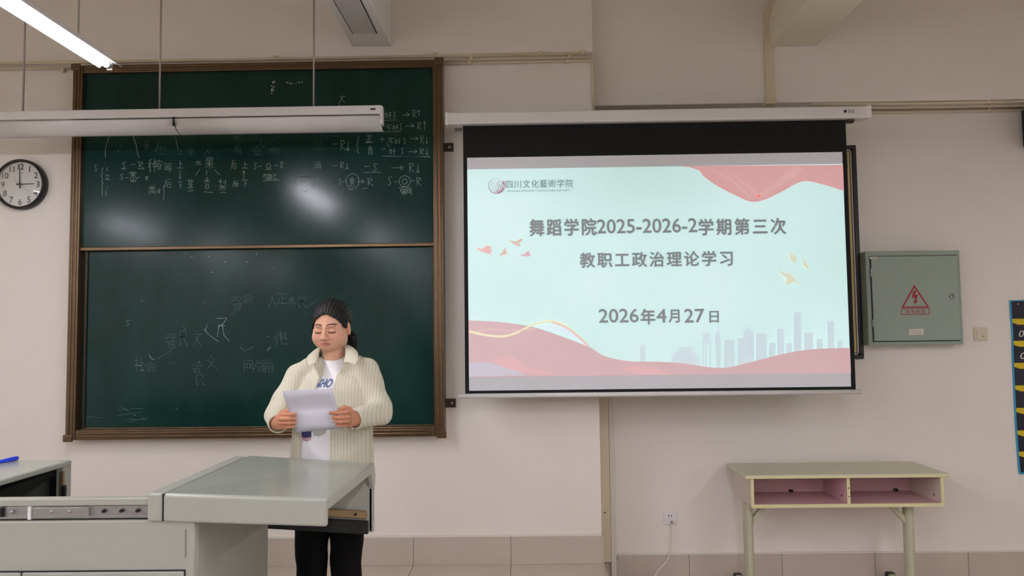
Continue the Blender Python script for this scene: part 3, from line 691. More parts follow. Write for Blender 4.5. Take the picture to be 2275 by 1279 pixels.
# skyline (pale), drawn before the hills
B_ = []
for x0_, y0_, x1_, y1_ in ((1422, 766, 1434, 805), (1507, 771, 1540, 782), (1495, 782, 1550, 792), (1490, 794, 1553, 808), (1560, 752, 1564, 812), (1566, 748, 1570, 812), (1576, 752, 1580, 812), (1562, 738, 1576, 748), (1590, 750, 1601, 812), (1588, 738, 1600, 750), (1608, 754, 1632, 810), (1638, 750, 1652, 806), (1651, 735, 1675, 804), (1679, 740, 1703, 798), (1708, 761, 1723, 792), (1726, 730, 1742, 790), (1746, 762, 1760, 786), (1763, 693, 1780, 784), (1786, 738, 1806, 782), (1814, 752, 1828, 780), (1838, 712, 1853, 778), (1860, 756, 1872, 776)):
    B_.append([(x0_, y0_), (x1_, y0_), (x1_, y1_+14), (x0_, y1_+14)])
B_ += [[(1594, 720), (1596, 720), (1598, 745), (1592, 745)], [(1651, 735), (1664, 724), (1675, 735)]]
for q_ in B_: art('skyline_building', [q_], (193, 212, 212))
art('upper_ribbon', [[(1508, 369)]+cat([(1530, 371), (1553, 379), (1563, 391), (1590, 411), (1630, 432), (1668, 448), (1700, 443), (1738, 425), (1783, 403), (1825, 409), (1875, 424)])+[(1878, 366)]], (213, 166, 158))
art('upper_ribbon_fold', [band(cat([(1575, 372), (1625, 400), (1668, 440)]), 3, 8), band(cat([(1610, 374), (1650, 405), (1690, 438)]), 3, 6), band(cat([(1780, 372), (1740, 400), (1680, 438)]), 22, 5)], (219, 176, 168))
art('lower_hills', [[(1036, 840), (1036, 710)]+cat([(1042, 711), (1110, 715), (1180, 725), (1240, 744), (1308, 770), (1345, 791), (1400, 802), (1460, 803), (1520, 807), (1600, 817), (1660, 806), (1730, 788), (1800, 776), (1890, 772)])+[(1895, 840)]], (211, 174, 172), mg=(182, 178, 178))
art('hill_light', [cat([(1092, 800), (1130, 790), (1170, 812), (1235, 831)])+[(1175, 831), (1130, 820)]], (226, 180, 180), mg=(182, 178, 178))
art('hill_light', [cat([(1375, 818), (1420, 812), (1460, 818), (1495, 831)])+[(1420, 831)]], (226, 180, 180), mg=(182, 178, 178))
art('grey_hill', [[(1038, 804), (1090, 806), (1130, 818), (1175, 833), (1038, 836)]], (186, 182, 186))
art('hill_gap', [cat([(1185, 724), (1225, 722), (1262, 732), (1300, 764)])+[(1255, 742), (1215, 731)]], (206, 228, 230))
art('gold_ribbon', [band(cat([(1042, 736), (1080, 744), (1115, 747), (1145, 740), (1180, 723), (1215, 714), (1240, 716), (1270, 733), (1305, 766)]), 5, 4)], (226, 220, 172))
art('pink_ribbon', [band(cat([(1060, 737), (1090, 731), (1140, 734), (1190, 730)]), 2, 2), band(cat([(1225, 715), (1262, 730), (1308, 768)]), 4, 5)], (222, 186, 172))
art('grey_wisp', [band(cat([(1312, 766), (1320, 742), (1345, 716)]), 1.5, 3)], (190, 216, 212))
def bird(pts, name, rgb): art(name, pts, rgb)
bird([[(1056, 548), (1070, 553), (1082, 545), (1091, 546), (1089, 553), (1096, 556), (1090, 558), (1091, 565), (1080, 562), (1066, 557)]], 'bird', (222, 172, 160))
bird([[(1104, 574), (1118, 556), (1123, 548), (1125, 560), (1130, 560), (1122, 566), (1113, 567)], [(1128, 533), (1146, 536), (1158, 529), (1162, 532), (1153, 541), (1158, 546), (1148, 547), (1138, 540)]], 'bird', (208, 182, 152))
bird([[(1152, 568), (1166, 563), (1175, 555), (1176, 562), (1180, 567), (1172, 570), (1164, 569)]], 'bird', (206, 168, 168))
bird([[(1727, 597), (1742, 606), (1755, 607), (1778, 632), (1760, 625), (1752, 634), (1744, 630), (1748, 618), (1735, 608)], [(1756, 560), (1768, 569), (1772, 578), (1764, 585), (1754, 572)], [(1784, 574), (1794, 586), (1800, 600), (1790, 594), (1784, 586)]], 'bird', (212, 214, 184))
txt_m = mat('slide_text', (0.40, 0.43, 0.44), 0.9, spec=.1, linear=True)
def slide_text(name, segs, m=txt_m, bold=.012):
    k_[0] += 1; y = ys-.0003-.00012*k_[0]; mb = MB()
    for s_, x0_, y0_, x1_, y1_, sp, bl in segs: text_px(mb, s_, x0_, y0_, x1_, y1_, y, bold=bl, space=sp)
    return mb.build(name, m, scr)
slide_text('slide_title', [('舞蹈学院', 1177, 486, 1324, 523, 1.22, .030), ('2025-2026-2', 1327, 486, 1548, 517, 1.0, .022), ('学期第三次', 1553, 485, 1745, 521, 1.22, .030)])
slide_text('slide_subtitle', [('教职工政治理论学习', 1289, 559, 1627, 592, 1.22, .030)])
slide_text('slide_date', [('2026', 1331, 686, 1418, 716, 1.0, .022), ('年', 1424, 686, 1455, 720, 1, .030), ('4', 1459, 686, 1480, 716, 1, .022), ('月', 1486, 688, 1509, 716, 1, .030), ('27', 1521, 686, 1564, 716, 1, .022), ('日', 1577, 691, 1596, 716, 1, .030)])
logo_g = mat('slide_logo_text', (0.36, 0.42, 0.45), 0.9, spec=.1, linear=True)
slide_text('school_name', [('四川文化藝術学院', 1124, 399, 1273, 417, 1.12, .004)], logo_g)
slide_text('school_name_english', [('SICHUAN UNIVERSITY OF CULTURE AND ARTS', 1128, 421, 1266, 425.5, 1.05, 0)], logo_g)
cx, cy = 1103, 412
ring = [(cx+17.5*math.cos(a), cy+17.5*math.sin(a)) for a in np.linspace(-.6, 4.2, 40)]
art('emblem', [band(ring, 5.5, 1.2)]+[band(cat(s), a, b) for s, a, b in (
 ([(1100, 427), (1108, 418), (1104, 408), (1112, 400)], 3, 2), ([(1104, 428), (1113, 418), (1110, 409), (1118, 402)], 3, 1.5), ([(1108, 428), (1117, 419), (1114, 411), (1120, 406)], 2.5, 1.5),
 ([(1090, 412), (1096, 407), (1093, 403), (1089, 405)], 1.4, 1.2), ([(1097, 424), (1094, 418), (1099, 412), (1102, 419), (1098, 424)], 1.2, 1.2), ([(1099, 399), (1100, 395)], 1.2, 1), ([(1103, 399), (1104, 395)], 1.2, 1), ([(1107, 399), (1109, 396)], 1.2, 1))], (184, 164, 184), mg=(172, 185, 180))

# ------------------------------------------------------------------ framed picture behind the screen
Yf_ = YR-.03
fx1 = (PX(1907, 322, Yf_)+PX(1921, 797, Yf_))/2-.008; fx0 = fx1-.62
fz1, fz0 = PZ(1895, 322, Yf_), PZ(1910, 797, Yf_)
t = thing('framed_notice', ((fx0+fx1)/2, YR, fz0), 'black framed wall notice with gold border, mostly hidden behind the projection screen', 'picture frame')
fw = .027
for a in ((fx0, fx1, fz1-fw, fz1), (fx0, fx1, fz0, fz0+fw), (fx0, fx0+fw, fz0+fw, fz1-fw), (fx1-fw, fx1, fz0+fw, fz1-fw)):
    MB().box(a[0], a[1], Yf_, YR, a[2], a[3]).build('frame_rail', black_pl, t, bevel=.004)
MB().box(fx0+fw, fx1-fw, YR-.012, YR, fz0+fw, fz1-fw).build('backing', print_dk, t)
ln = .009
mb = MB()
for q in ((fx0+fw, fx1-fw, fz1-fw-ln, fz1-fw), (fx0+fw, fx1-fw, fz0+fw, fz0+fw+ln), (fx1-fw-ln, fx1-fw, fz0+fw, fz1-fw), (fx0+fw, fx0+fw+ln, fz0+fw, fz1-fw)): mb.box(q[0], q[1], YR-.014, YR-.011, q[2], q[3])
mb.build('ivory_line', ivory_m, t)
g0 = fw+ln+.006
MB().box(fx0+g0, fx1-g0, YR-.0135, YR-.011, fz0+g0, fz1-g0).build('gold_panel', gold_m, t)
mb = MB()
for z0_, s_ in ((fz1-g0-.005, -1), (fz0+g0+.005, 1)):
    for k in range(4):
        z = z0_+s_*(.012+.026*k); x = fx1-g0-.02
        mb.ribbon([(x+.012, z), (x-.012, z), (x-.012, z+s_*.018), (x+.006, z+s_*.018), (x+.006, z+s_*.008)], .0035, YR-.0138)
mb.build('corner_pattern', print_dk, t)

# ------------------------------------------------------------------ electrical cabinet, switch, socket
Ye = YR-.11
ex0 = (PX(1918, 560, Ye)+PX(1928, 766, Ye))/2+.010; ex1 = (PX(2131, 555, Ye)+PX(2141, 765, Ye))/2
ez1 = PZ(2025, 557, Ye); ez0 = PZ(2035, 766, Ye)
t = thing('electrical_cabinet', ((ex0+ex1)/2, YR, ez0), 'green-grey steel electrical cabinet with a red danger triangle', 'cabinet')
MB().box(ex0, ex1, Ye, YR, ez0, ez1).build('body', box_m, t, bevel=.004)
dx0, dx1 = ex0+.03, ex1-.022; dz0, dz1 = ez0+.028, ez1-.035
MB().box(dx0-.004, dx1+.004, Ye-.002, Ye+.004, dz0-.006, dz1+.004).build('door_gap', dark_m, t)
dr = MB().box(dx0, dx1, Ye-.014, Ye, dz0, dz1).build('door', box_m, t, bevel=.003)
for f in (.19, .79): MB().tube([(dx0-.003, Ye-.010, dz1-(dz1-dz0)*f-.025), (dx0-.003, Ye-.010, dz1-(dz1-dz0)*f+.025)], .005, 10).build('hinge', box_m, t)
yd = Ye-.0146
c = P(2115, 658, yd); MB().lathe([(0, -.012), (.011, -.011), (.013, -.004), (.017, -.001), (.017, .002)], (c[0], yd, c[2]), n=24).build('lock', chrome_m, dr, smooth=True)
MB().lathe([(0, -.0135), (.004, -.0128)], (c[0], yd, c[2]), n=10).build('keyhole', dark_m, dr)
def ring_poly(mb, outer, inner, Y):
    n = len(outer); vs = [P(x, y, Y) for x, y in outer]+[P(x, y, Y) for x, y in inner]
    mb.add(vs, [(i, n+i, n+(i+1) % n, (i+1) % n) for i in range(n)])
mb = MB()
ring_poly(mb, [(2031, 632), (2065, 683), (2002, 684)], [(2031.3, 639), (2059, 680), (2008, 681)], yd)
ring_poly(mb, [(2002, 685.5), (2065, 684.5), (2065, 698.5), (2002, 699.5)], [(2003.5, 687), (2063.5, 686), (2063.5, 697), (2003.5, 698)], yd)
mb.poly([P(x, y, yd) for x, y in [(2028, 646), (2036, 645), (2033, 655), (2040, 653), (2036, 668), (2040, 667), (2033, 676), (2028, 668), (2032, 668), (2033, 660), (2026, 663)]])
text_px(mb, '有电危险', 2012, 688, 2056, 696.5, yd, bold=.01, space=1.25)
mb.build('danger_sign', red_m, dr)
lb = MB()
px_poly(lb, [(2020, 731), (2052, 730), (2052, 743), (2020, 744)], yd); lb.build('rating_label', ivory_m, dr)
lb = MB()
for k in range(4): px_poly(lb, [(2023, 733+k*2.6), (2049-3*(k % 2), 732.6+k*2.6), (2049-3*(k % 2), 733.5+k*2.6), (2023, 733.9+k*2.6)], yd-.0004)
lb.build('label_lines', mat('grey_lines', (150, 150, 150), .7), dr)
lb = MB(); px_poly(lb, [(1932, 570.5), (1948, 570), (1948, 575), (1932, 575.5)], yd); lb.build('number_label', ivory_m, dr)
lb = MB(); px_poly(lb, [(1936, 572.4), (1945, 572), (1945, 573.4), (1936, 573.8)], yd-.0004); lb.build('label_print', mat('green_print', (80, 120, 90), .7), dr)

c = P(2180, 742, YR-.012); h = .043
t = thing('wall_switch', (c[0], YR, c[2]-h), 'square cream wall switch right of the electrical cabinet', 'switch')
sw_m = mat('cream_switch', (214, 204, 178), .4)
MB().box(c[0]-h, c[0]+h, YR-.010, YR, c[2]-h, c[2]+h).build('plate', sw_m, t, bevel=.003)
MB().box(c[0]-.03, c[0]+.03, YR-.014, YR-.009, c[2]-.03, c[2]+.03).build('rocker', sw_m, t, bevel=.002)
MB().box(c[0]+.004, c[0]+.02, YR-.0148, YR-.0135, c[2]-.016, c[2]-.012).build('indicator', dark_m, t)
c = P(1489, 1151, YR-.012)
t = thing('wall_socket', (c[0], YR, c[2]-h), 'square white wall socket with two-pin holes low on the wall', 'socket')
MB().box(c[0]-h, c[0]+h, YR-.010, YR, c[2]-h, c[2]+h).build('plate', white_plastic, t, bevel=.003)
for q in (-.008, .010): MB().box(c[0]+q-.003, c[0]+q+.003, YR-.0106, YR-.009, c[2]+.012, c[2]+.021).build('pin_hole', dark_m, t)
for q in (-1, 1): MB().box(c[0]+q*.008-.002, c[0]+q*.008+.002, YR-.0106, YR-.009, c[2]-.02, c[2]-.008).build('pin_hole', dark_m, t)
pc = P(1491, 1157, YR-.03)
t = thing('power_plug', (pc[0], YR-.03, pc[2]-.02), 'white power plug in the low wall socket with its cable trailing to the floor', 'plug')
MB().prism([(pc[0]-.018, pc[2]-.014), (pc[0]+.018, pc[2]-.014), (pc[0]+.02, pc[2]), (pc[0]+.012, pc[2]+.016), (pc[0]-.012, pc[2]+.016), (pc[0]-.02, pc[2])], YR-.04, YR-.010).build('plug_body', white_plastic, t, bevel=.004)
MB().lathe([(0, -.004), (.008, -.003), (.01, .002)], (pc[0]+.001, YR-.041, pc[2]-.004), n=14).build('earth_mark', steel_m, t)
cb = [(1490, 1166, YR-.028), (1492, 1180, YR-.026), (1490, 1205, YR-.025), (1488, 1228, YR-.03), (1478, 1250, YR-.045), (1462, 1266, YR-.06)]
pts = [P(*q) for q in cb]; pts += [np.array([PX(x, 1274, YR-.07-dd), YR-.07-dd, .006]) for x, dd in ((1448, .0), (1432, .02), (1412, .03))]
pts += [np.array([PX(1395, 1272, YR-.08), YR-.06, .006]), np.array([PX(1376, 1270, YR-.05), YR-.04, .006])]
sm = []
pp = [2*pts[0]-pts[1]]+pts+[2*pts[-1]-pts[-2]]
for i in range(1, len(pp)-2):
    for k in range(5):
        t_ = k/5; sm.append(.5*((2*pp[i])+(-pp[i-1]+pp[i+1])*t_+(2*pp[i-1]-5*pp[i]+4*pp[i+1]-pp[i+2])*t_*t_+(-pp[i-1]+3*pp[i]-3*pp[i+1]+pp[i+2])*t_**3))
MB().tube(sm+[pts[-1]], .004, 8).build('cable', mat('white_cable', (222, 214, 200), .45), t, smooth=True)

# ------------------------------------------------------------------ poster at the right edge and speaker above it
Yo = YR-.008
o_pts = [(2243, 667), (2245, 700), (2248, 740), (2249, 790), (2252, 860), (2255, 930), (2259, 990), (2263, 1040), (2265, 1053)]
t = thing('wall_chart', (PX(2330, 860, Yo), YR, PZ(2300, 1055, Yo)), 'navy wall chart with yellow bands at the right edge beside the switch', 'poster')
edge = [P(x, y, Yo) for x, y in o_pts]; xR = PX(2460, 860, Yo)
MB().prism([(p[0], p[2]) for p in edge]+[(xR, edge[-1][2]+.0), (xR, edge[0][2]+.01)], Yo, Yo+.006).build('sheet', cyan_m, t)
MB().prism([(p[0]+.010, p[2]-(.006 if i == 0 else 0)+(.012 if i == len(edge)-1 else 0)) for i, p in enumerate(edge)]+[(xR-.01, edge[-1][2]+.012), (xR-.01, edge[0][2]-.0)], Yo-.001, Yo).build('navy_field', navy_m, t)
for k, py in enumerate((713, 762, 811, 861, 911, 961, 1008)):
    xL = np.interp(py, [q[1] for q in o_pts], [q[0] for q in o_pts])+3
    a = [P(xL, py-5, Yo-.0016), P(xL+1, py+4, Yo-.0016), P(xL+14, py+8, Yo-.0016)]
    zt_k, zb_k = P(xL+14, py-6, Yo-.0016), P(xL+30, py+8, Yo-.0016)
    MB().prism([(a[0][0], a[0][2]), (a[1][0], a[1][2]), (a[2][0], a[2][2]), (xR-.012, zb_k[2]), (xR-.012, zt_k[2])], Yo-.0018, Yo-.001).build('yellow_band', yellow_m, t)
mb = MB(); text_px(mb, '01', 2264, 734, 2284, 748, Yo-.0018, shear=.25); text_px(mb, '0', 2267, 783, 2279, 797, Yo-.0018, shear=.25); mb.build('lettering', ivory_m, t)
c = P(2262, 675, Yo-.003); MB().lathe([(0, -.003), (.005, -.002), (.006, .002)], tuple(c), n=12).build('pin', steel_m, t)
c0, c1 = P(2267, 246, 5.0), P(2267, 328, 5.0)
t = thing('loudspeaker', (c0[0]+.13, 4.9, c1[2]), 'black wall loudspeaker cut off by the right edge of the picture', 'speaker')
MB().box(c0[0], c0[0]+.26, 4.8, 5.0, c1[2], c0[2]).build('cabinet', black_pl, t, bevel=.01)
MB().box(c0[0]+.02, c0[0]+.24, 4.79, 4.802, c1[2]+.02, c0[2]-.02).build('grille', mat('black_grille', (10, 10, 10), .8, bump=.6, bscale=300), t, bevel=.004)
MB().box(c0[0]+.1, c0[0]+.16, 4.99, YR, c1[2]+.08, c1[2]+.14).build('wall_mount', bronze_d, t)

# ------------------------------------------------------------------ school desk
dT = 0.747
dxl, dxr = PX(1613, 1026, 5.0), PX(1613, 1026, 5.0)+1.205
dyf, dyb = 4.575, 5.0
t = thing('school_desk', ((dxl+dxr)/2, (dyf+dyb)/2, 0), 'two-place school desk with sage top and empty pink compartments by the wall', 'desk')
MB().box(dxl, dxr, dyf, dyb, dT-.024, dT).build('desktop', [desk_top_m], t, bevel=.009, seg=3)
MB().box(dxl-.001, dxr+.001, dyf-.002, dyf+.004, dT-.022, dT-.010).build('front_edging', desk_edge, t, bevel=.003)
bxl, bxr = dxl+.035, dxr-.035; bh = .168; zB = dT-.024-bh; th = .016
for x in (bxl, bxr-th):
    pl = [(dyf+.012, zB), (dyf+.012, dT-.024), (dyb-.03, dT-.024), (dyb-.03, zB)]
    sp = MB().prism(pl, x, x+th, axis='x').build('side_panel', desk_side, t, bevel=.001)
    MB().box(x-.001, x+th+.001, dyf+.009, dyf+.013, zB, dT-.024).build('edging', desk_edge, sp)
xm_ = (bxl+bxr)/2+.008
dv = MB().box(xm_-th/2, xm_+th/2, dyf+.014, dyb-.04, zB+.014, dT-.024).build('divider', desk_pink, t)
MB().box(xm_-th/2-.001, xm_+th/2+.001, dyf+.010, dyf+.015, zB+.012, dT-.024).build('edging', desk_edge, dv)
bt = MB().box(bxl+th, bxr-th, dyf+.016, dyb-.05, zB, zB+.016).build('compartment_floor', desk_pink, t)
MB().box(bxl, bxr, dyf+.008, dyf+.016, zB-.003, zB+.018).build('edging', desk_edge, bt, bevel=.001)
MB().box(bxl+th, bxr-th, dyb-.05, dyb-.034, zB, dT-.024).build('back_panel', desk_pink, t)
for px, py, q in ((1757, 1089, 0), (1880, 1088, 0), (1990, 1086, 0)):
    c = P(px, py, dyb-.06); MB().box(c[0]-.012, c[0]+.012, dyb-.075, dyb-.05, zB+.016, zB+.032).build('corner_fitting', print_dk, t, bevel=.004)
for x, px, py in ((xm_-th/2, 0, .05), (bxr-th, 0, .06)): MB().tube([(x-.003, dyf+.09, zB+.05), (x+.002, dyf+.09, zB+.05)], .006, 10).build('hole', dark_m, t)
for k in (.06, .11): MB().tube([(xm_, dyf+.0085, zB+k), (xm_, dyf+.012, zB+k)], .004, 8).build('screw', dark_m, t)
yl0, yl1 = dyf+.10, dyf+.17
for xl_, s in ((PX(1666, 1180, yl0), 1), (PX(2025, 1180, yl0), -1)):
    # leg: oval steel post
    lg = MB().prism([(xl_+.028*math.cos(a), (yl0+yl1)/2+.042*math.sin(a)) for a in np.linspace(0, 2*math.pi, 17)[:-1]], .03, zB, axis='z').build('leg', desk_leg, t, smooth=False, bevel=.002)
    MB().prism([(xl_+s*.027, zB-.125), (xl_+s*.027, zB-.082), (xl_+s*.092, zB), (xl_+s*.138, zB)], yl0+.015, yl0+.05).build('brace', desk_leg, t, bevel=.002)
    ft = MB().box(xl_-.022, xl_+.022, dyf-.01, dyb-.02, .012, .05).build('foot', desk_leg, t, bevel=.01, seg=3)
    for yy in (dyf-.012, dyb-.04): MB().box(xl_-.026, xl_+.026, yy-.014, yy+.034, 0, .054).build('foot_cap', black_pl, ft, bevel=.008)
MB().box(PX(1661, 1180, yl0), PX(2018, 1180, yl0), (yl0+yl1)/2+.03, (yl0+yl1)/2+.045, .3, .33).build('rear_stretcher', desk_leg, t) if False else None
c = (bxr-.05, dyb-.2, zB); MB().box(c[0]-.02, c[0]+.02, c[1]-.05, c[1], zB-.014, zB).build('bracket', bronze_d, t)

# ------------------------------------------------------------------ lectern
pz = CAMZ-.487                   # top of the sliding covers
yF, yB_ = 2.385, 3.11
cxl = PX(327, 1090, yF); cxr = PX(728, 1100, yF)
bxR = PX(432, 1200, yF+.01)      # right side of the body
LX0 = -3.05
t = thing('lectern', (-1.9, 2.7, PLAT), 'grey steel teaching lectern with both sliding tops pulled open', 'lectern')
zlip = PZ(180, 1107, yF+.012); zp = PZ(180, 1156, yF+.012); zr_a = PZ(180, 1122, yF+.012); zr_b = PZ(180, 1150, yF+.012)
bk = CAMZ-.735
# carcass: front, right side, back, plinth
MB().box(LX0, bxR, yF+.012, yF+.03, PLAT, zp).build('front_panel', pod_m, t, bevel=.006)
MB().prism([(yF+.03, PLAT), (yF+.03, zp), (yF+.10, zp), (yB_-.02, bk), (yB_-.02, PLAT)], bxR-.03, bxR, axis='x').build('side_panel', pod_m, t, bevel=.01, seg=3)
MB().box(LX0, bxR-.03, yB_-.04, yB_-.02, PLAT, bk).build('back_panel', pod_m, t, bevel=.003)
MB().prism([(yF+.03, PLAT), (yF+.03, zp), (yF+.10, zp), (yB_-.02, bk), (yB_-.02, PLAT)], LX0-.02, LX0, axis='x').build('side_panel', pod_m, t, bevel=.004)
MB().box(LX0, bxR-.03, yF+.03, yB_-.04, bk-.1, bk-.08).build('inner_shelf', pod_in, t)
dz = PZ(200, 1270, yF+.008)
xd1 = PX(409, 1270, yF+.008); xd0 = PX(49, 1270, yF+.008)
for a, b in ((xd0+.003, xd1), (LX0+.02, xd0-.003)):
    MB().box(a-.003, b+.003, yF+.0085, yF+.013, PLAT+.05, dz+.004).build('door_gap', dark_m, t)
    dd = MB().box(a, b, yF+.002, yF+.012, PLAT+.053, dz).build('door', pod_m, t, bevel=.003)
    MB().box(b-.09, b-.03, yF-.004, yF+.004, .55, .57).build('handle', steel_m, dd, bevel=.003)
MB().box(PX(412, 1200, yF+.01)-.002, PX(412, 1200, yF+.01)+.002, yF+.010, yF+.014, dz+.04, zp-.03).build('panel_seam', mat('seam_grey', (128, 127, 118), .5), t)
# rail lip and slide rails on the front
MB().box(LX0, cxl+.25, yF+.012, yF+.05, zr_a-.002, zlip).build('rail_lip', pod_m, t, bevel=.004)
MB().box(LX0, bxR, yF+.035, yF+.05, zp-.01, zr_a).build('rail_recess', pod_in, t)
rl = MB().box(LX0, cxl+.2, yF+.022, yF+.036, zr_b, zr_a-.004).build('slide_rail', steel_m, t, bevel=.002)
MB().box(LX0, cxl+.2, yF+.016, yF+.024, zr_b-.002, zr_b+.004).build('rail_flange', steel_m, rl)
MB().box(PX(75, 1135, yF+.02), PX(200, 1135, yF+.02), yF+.013, yF+.024, zr_b+.003, zr_a-.006).build('ball_carriage', steel_m, rl, bevel=.002)
MB().box(PX(66, 1135, yF+.02), PX(72, 1135, yF+.02), yF+.010, yF+.024, zr_b-.004, zr_a-.002).build('stop', white_plastic, rl)
MB().box(PX(-20, 1135, yF+.02), PX(9, 1135, yF+.02), yF+.012, yF+.024, zr_b+.004, zr_a-.006).build('stop_block', black_pl, rl, bevel=.002)
for px in (26, 115, 155, 229, 268, 304):
    c = P(px, 1134-.012*(px-155), yF+.012); MB().lathe([(0, -.004), (.005, -.003), (.006, .006)], (c[0], yF+.0145, (zr_a+zr_b)/2), n=12).build('screw', chrome_m if px < 200 else dark_m, rl)
# right cover: shell with end cap, drooping a little on its slides
def droop(mb, piv):
    v = np.array(mb.v); v[:, 2] -= (v[:, 0]-cxl)*(.038+.028*(v[:, 1]-yF)/.74)
    mb.v = [tuple(p) for p in v]; return mb
piv = (cxl, yF, pz); cap = .048; hf = .088; hb = .275
yBr = yB_+.02
cv = droop(MB().box(cxl+cap+.0015, cxr, yF+.004, yBr, pz-.02, pz), piv).build('sliding_top', pod_top, t, bevel=.007, seg=3, label='right sliding top of the lectern')
droop(MB().box(cxl+cap+.0015, cxr-.002, yF, yF+.02, pz-hf, pz-.003), piv).build('top_front', pod_m, cv, bevel=.009, seg=4)
droop(MB().box(cxl, cxl+cap-.0015, yF, yB_, pz-hf, pz), piv).build('end_cap', pod_m, cv, bevel=.008, seg=3)
droop(MB().box(cxl+cap-.0015, cxl+cap+.0015, yF+.004, yB_-.004, pz-hf+.003, pz-.003), piv).build('seam', dark_m, cv)
droop(MB().box(cxl+cap+.002, cxr-.004, yBr-.022, yBr, pz-hb, pz-.003), piv).build('top_back', pod_m, cv, bevel=.004)
droop(MB().prism([(yBr-.075, pz-.02), (yBr-.022, pz-.10), (yBr-.022, pz-hb), (yBr, pz-hb), (yBr, pz-.004), (yBr-.075, pz-.004)], cxr-.018, cxr-.001, axis='x'), piv).build('end_stiffener', pod_m, cv, bevel=.002)
droop(MB().box(cxl+cap+.01, cxr-.02, yBr-.045, yBr-.02, pz-hb-.004, pz-hb+.045), piv).build('underside_rail', dark_m, cv)
droop(MB().box(cxl+cap+.01, cxr-.025, yBr-.036, yBr-.022, pz-hb+.055, pz-hb+.085), piv).build('slide_rail', bronze_rail, cv, bevel=.002)
droop(MB().tube([(cxr-.07, yBr-.038, pz-hb+.07), (cxr-.07, yBr-.034, pz-hb+.07)], .006, 10), piv).build('screw', dark_m, cv)
droop(MB().box(cxr-.012, cxr+.001, yF+.012, yBr-.03, pz-.036, pz-.004), piv).build('side_lip', pod_m, cv, bevel=.004)
# left cover
lxr = PX(160, 1020, yB_); lz = PZ(150, 1021, yB_)
lv = MB().box(LX0-.3, lxr, yF+.004, yB_, lz-.022, lz).build('sliding_top', pod_top, t, bevel=.006, seg=3, label='left sliding top of the lectern')
MB().box(LX0-.3, lxr-.002, yF, yF+.02, lz-hf, lz-.003).build('top_front', pod_m, lv, bevel=.006)
MB().box(LX0-.3, lxr-.004, yB_-.02, yB_-.001, lz-.26, lz-.003).build('top_back', pod_in, lv, bevel=.003)
MB().box(lxr-.03, lxr-.001, yB_-.055, yB_-.0005, lz-.26, lz-.02).build('end_post', pod_m, lv, bevel=.003)
MB().box(lxr-.06, lxr-.03, yB_-.05, yB_-.02, lz-.2, lz-.06).build('runner', black_pl, lv)
c = P(158, 1047, yB_-.06); MB().box(lxr-.014, lxr+.004, yB_-.062, yB_-.05, lz-.16, lz-.035).build('catch_plate', bronze_rail, lv, bevel=.002)
MB().box(lxr-.004, lxr+.014, yB_-.066, yB_-.052, lz-.135, lz-.09).build('catch', black_pl, lv, bevel=.004)
# blue pen lying on the left cover
pa, pb = P(42, 1017, 2.98), None
zpn = lz+.008
def on_z(px, py, z):
    d = ray(px, py); k = (z-CAMZ)/d[2]; return np.array([d[0]*k, d[1]*k, z])
q0, q1 = on_z(38, 1017.5, lz+.010), on_z(-30, 1032, lz+.009)
dv_ = q1-q0
t = MB().tube([q0-dv_*.02, q0, q0+dv_*.1, q0+dv_*.3, q0+dv_*.55, q0+dv_*.8, q1], [.005, .0085, .0095, .0088, .0076, .0072, .007], 16).build('marker_pen', pen_m, smooth=True)
tag(t, 'blue plastic marker lying on the lectern top at the left edge', 'pen')
#PERSON_HERE
# ------------------------------------------------------------------ the woman behind the lectern
# body and clothes are closed surfaces grown from distance fields
def smin(a, b, k):
    h = np.clip(.5+.5*(b-a)/k, 0, 1); return b+(a-b)*h-k*h*(1-h)
def smax(a, b, k): return -smin(-a, -b, k)
def ell(p, c, r):
    q = (p-np.array(c, np.float32))/np.array(r, np.float32); k0 = np.sqrt((q*q).sum(1)); q2 = q/np.array(r, np.float32); k1 = np.sqrt((q2*q2).sum(1))+1e-6
    return k0*(k0-1)/k1
def cone(p, a, b, ra, rb):
    a = np.array(a, np.float32); b = np.array(b, np.float32); ab = b-a; t = np.clip(((p-a)@ab)/(ab@ab), 0, 1)
    d = p-a-t[:, None]*ab; return np.sqrt((d*d).sum(1))-(ra+(rb-ra)*t)
def chain(p, pts, rs, k=.004):
    d = None
    for i in range(len(pts)-1):
        e = cone(p, pts[i], pts[i+1], rs[i], rs[i+1]); d = e if d is None else smin(d, e, k)
    return d
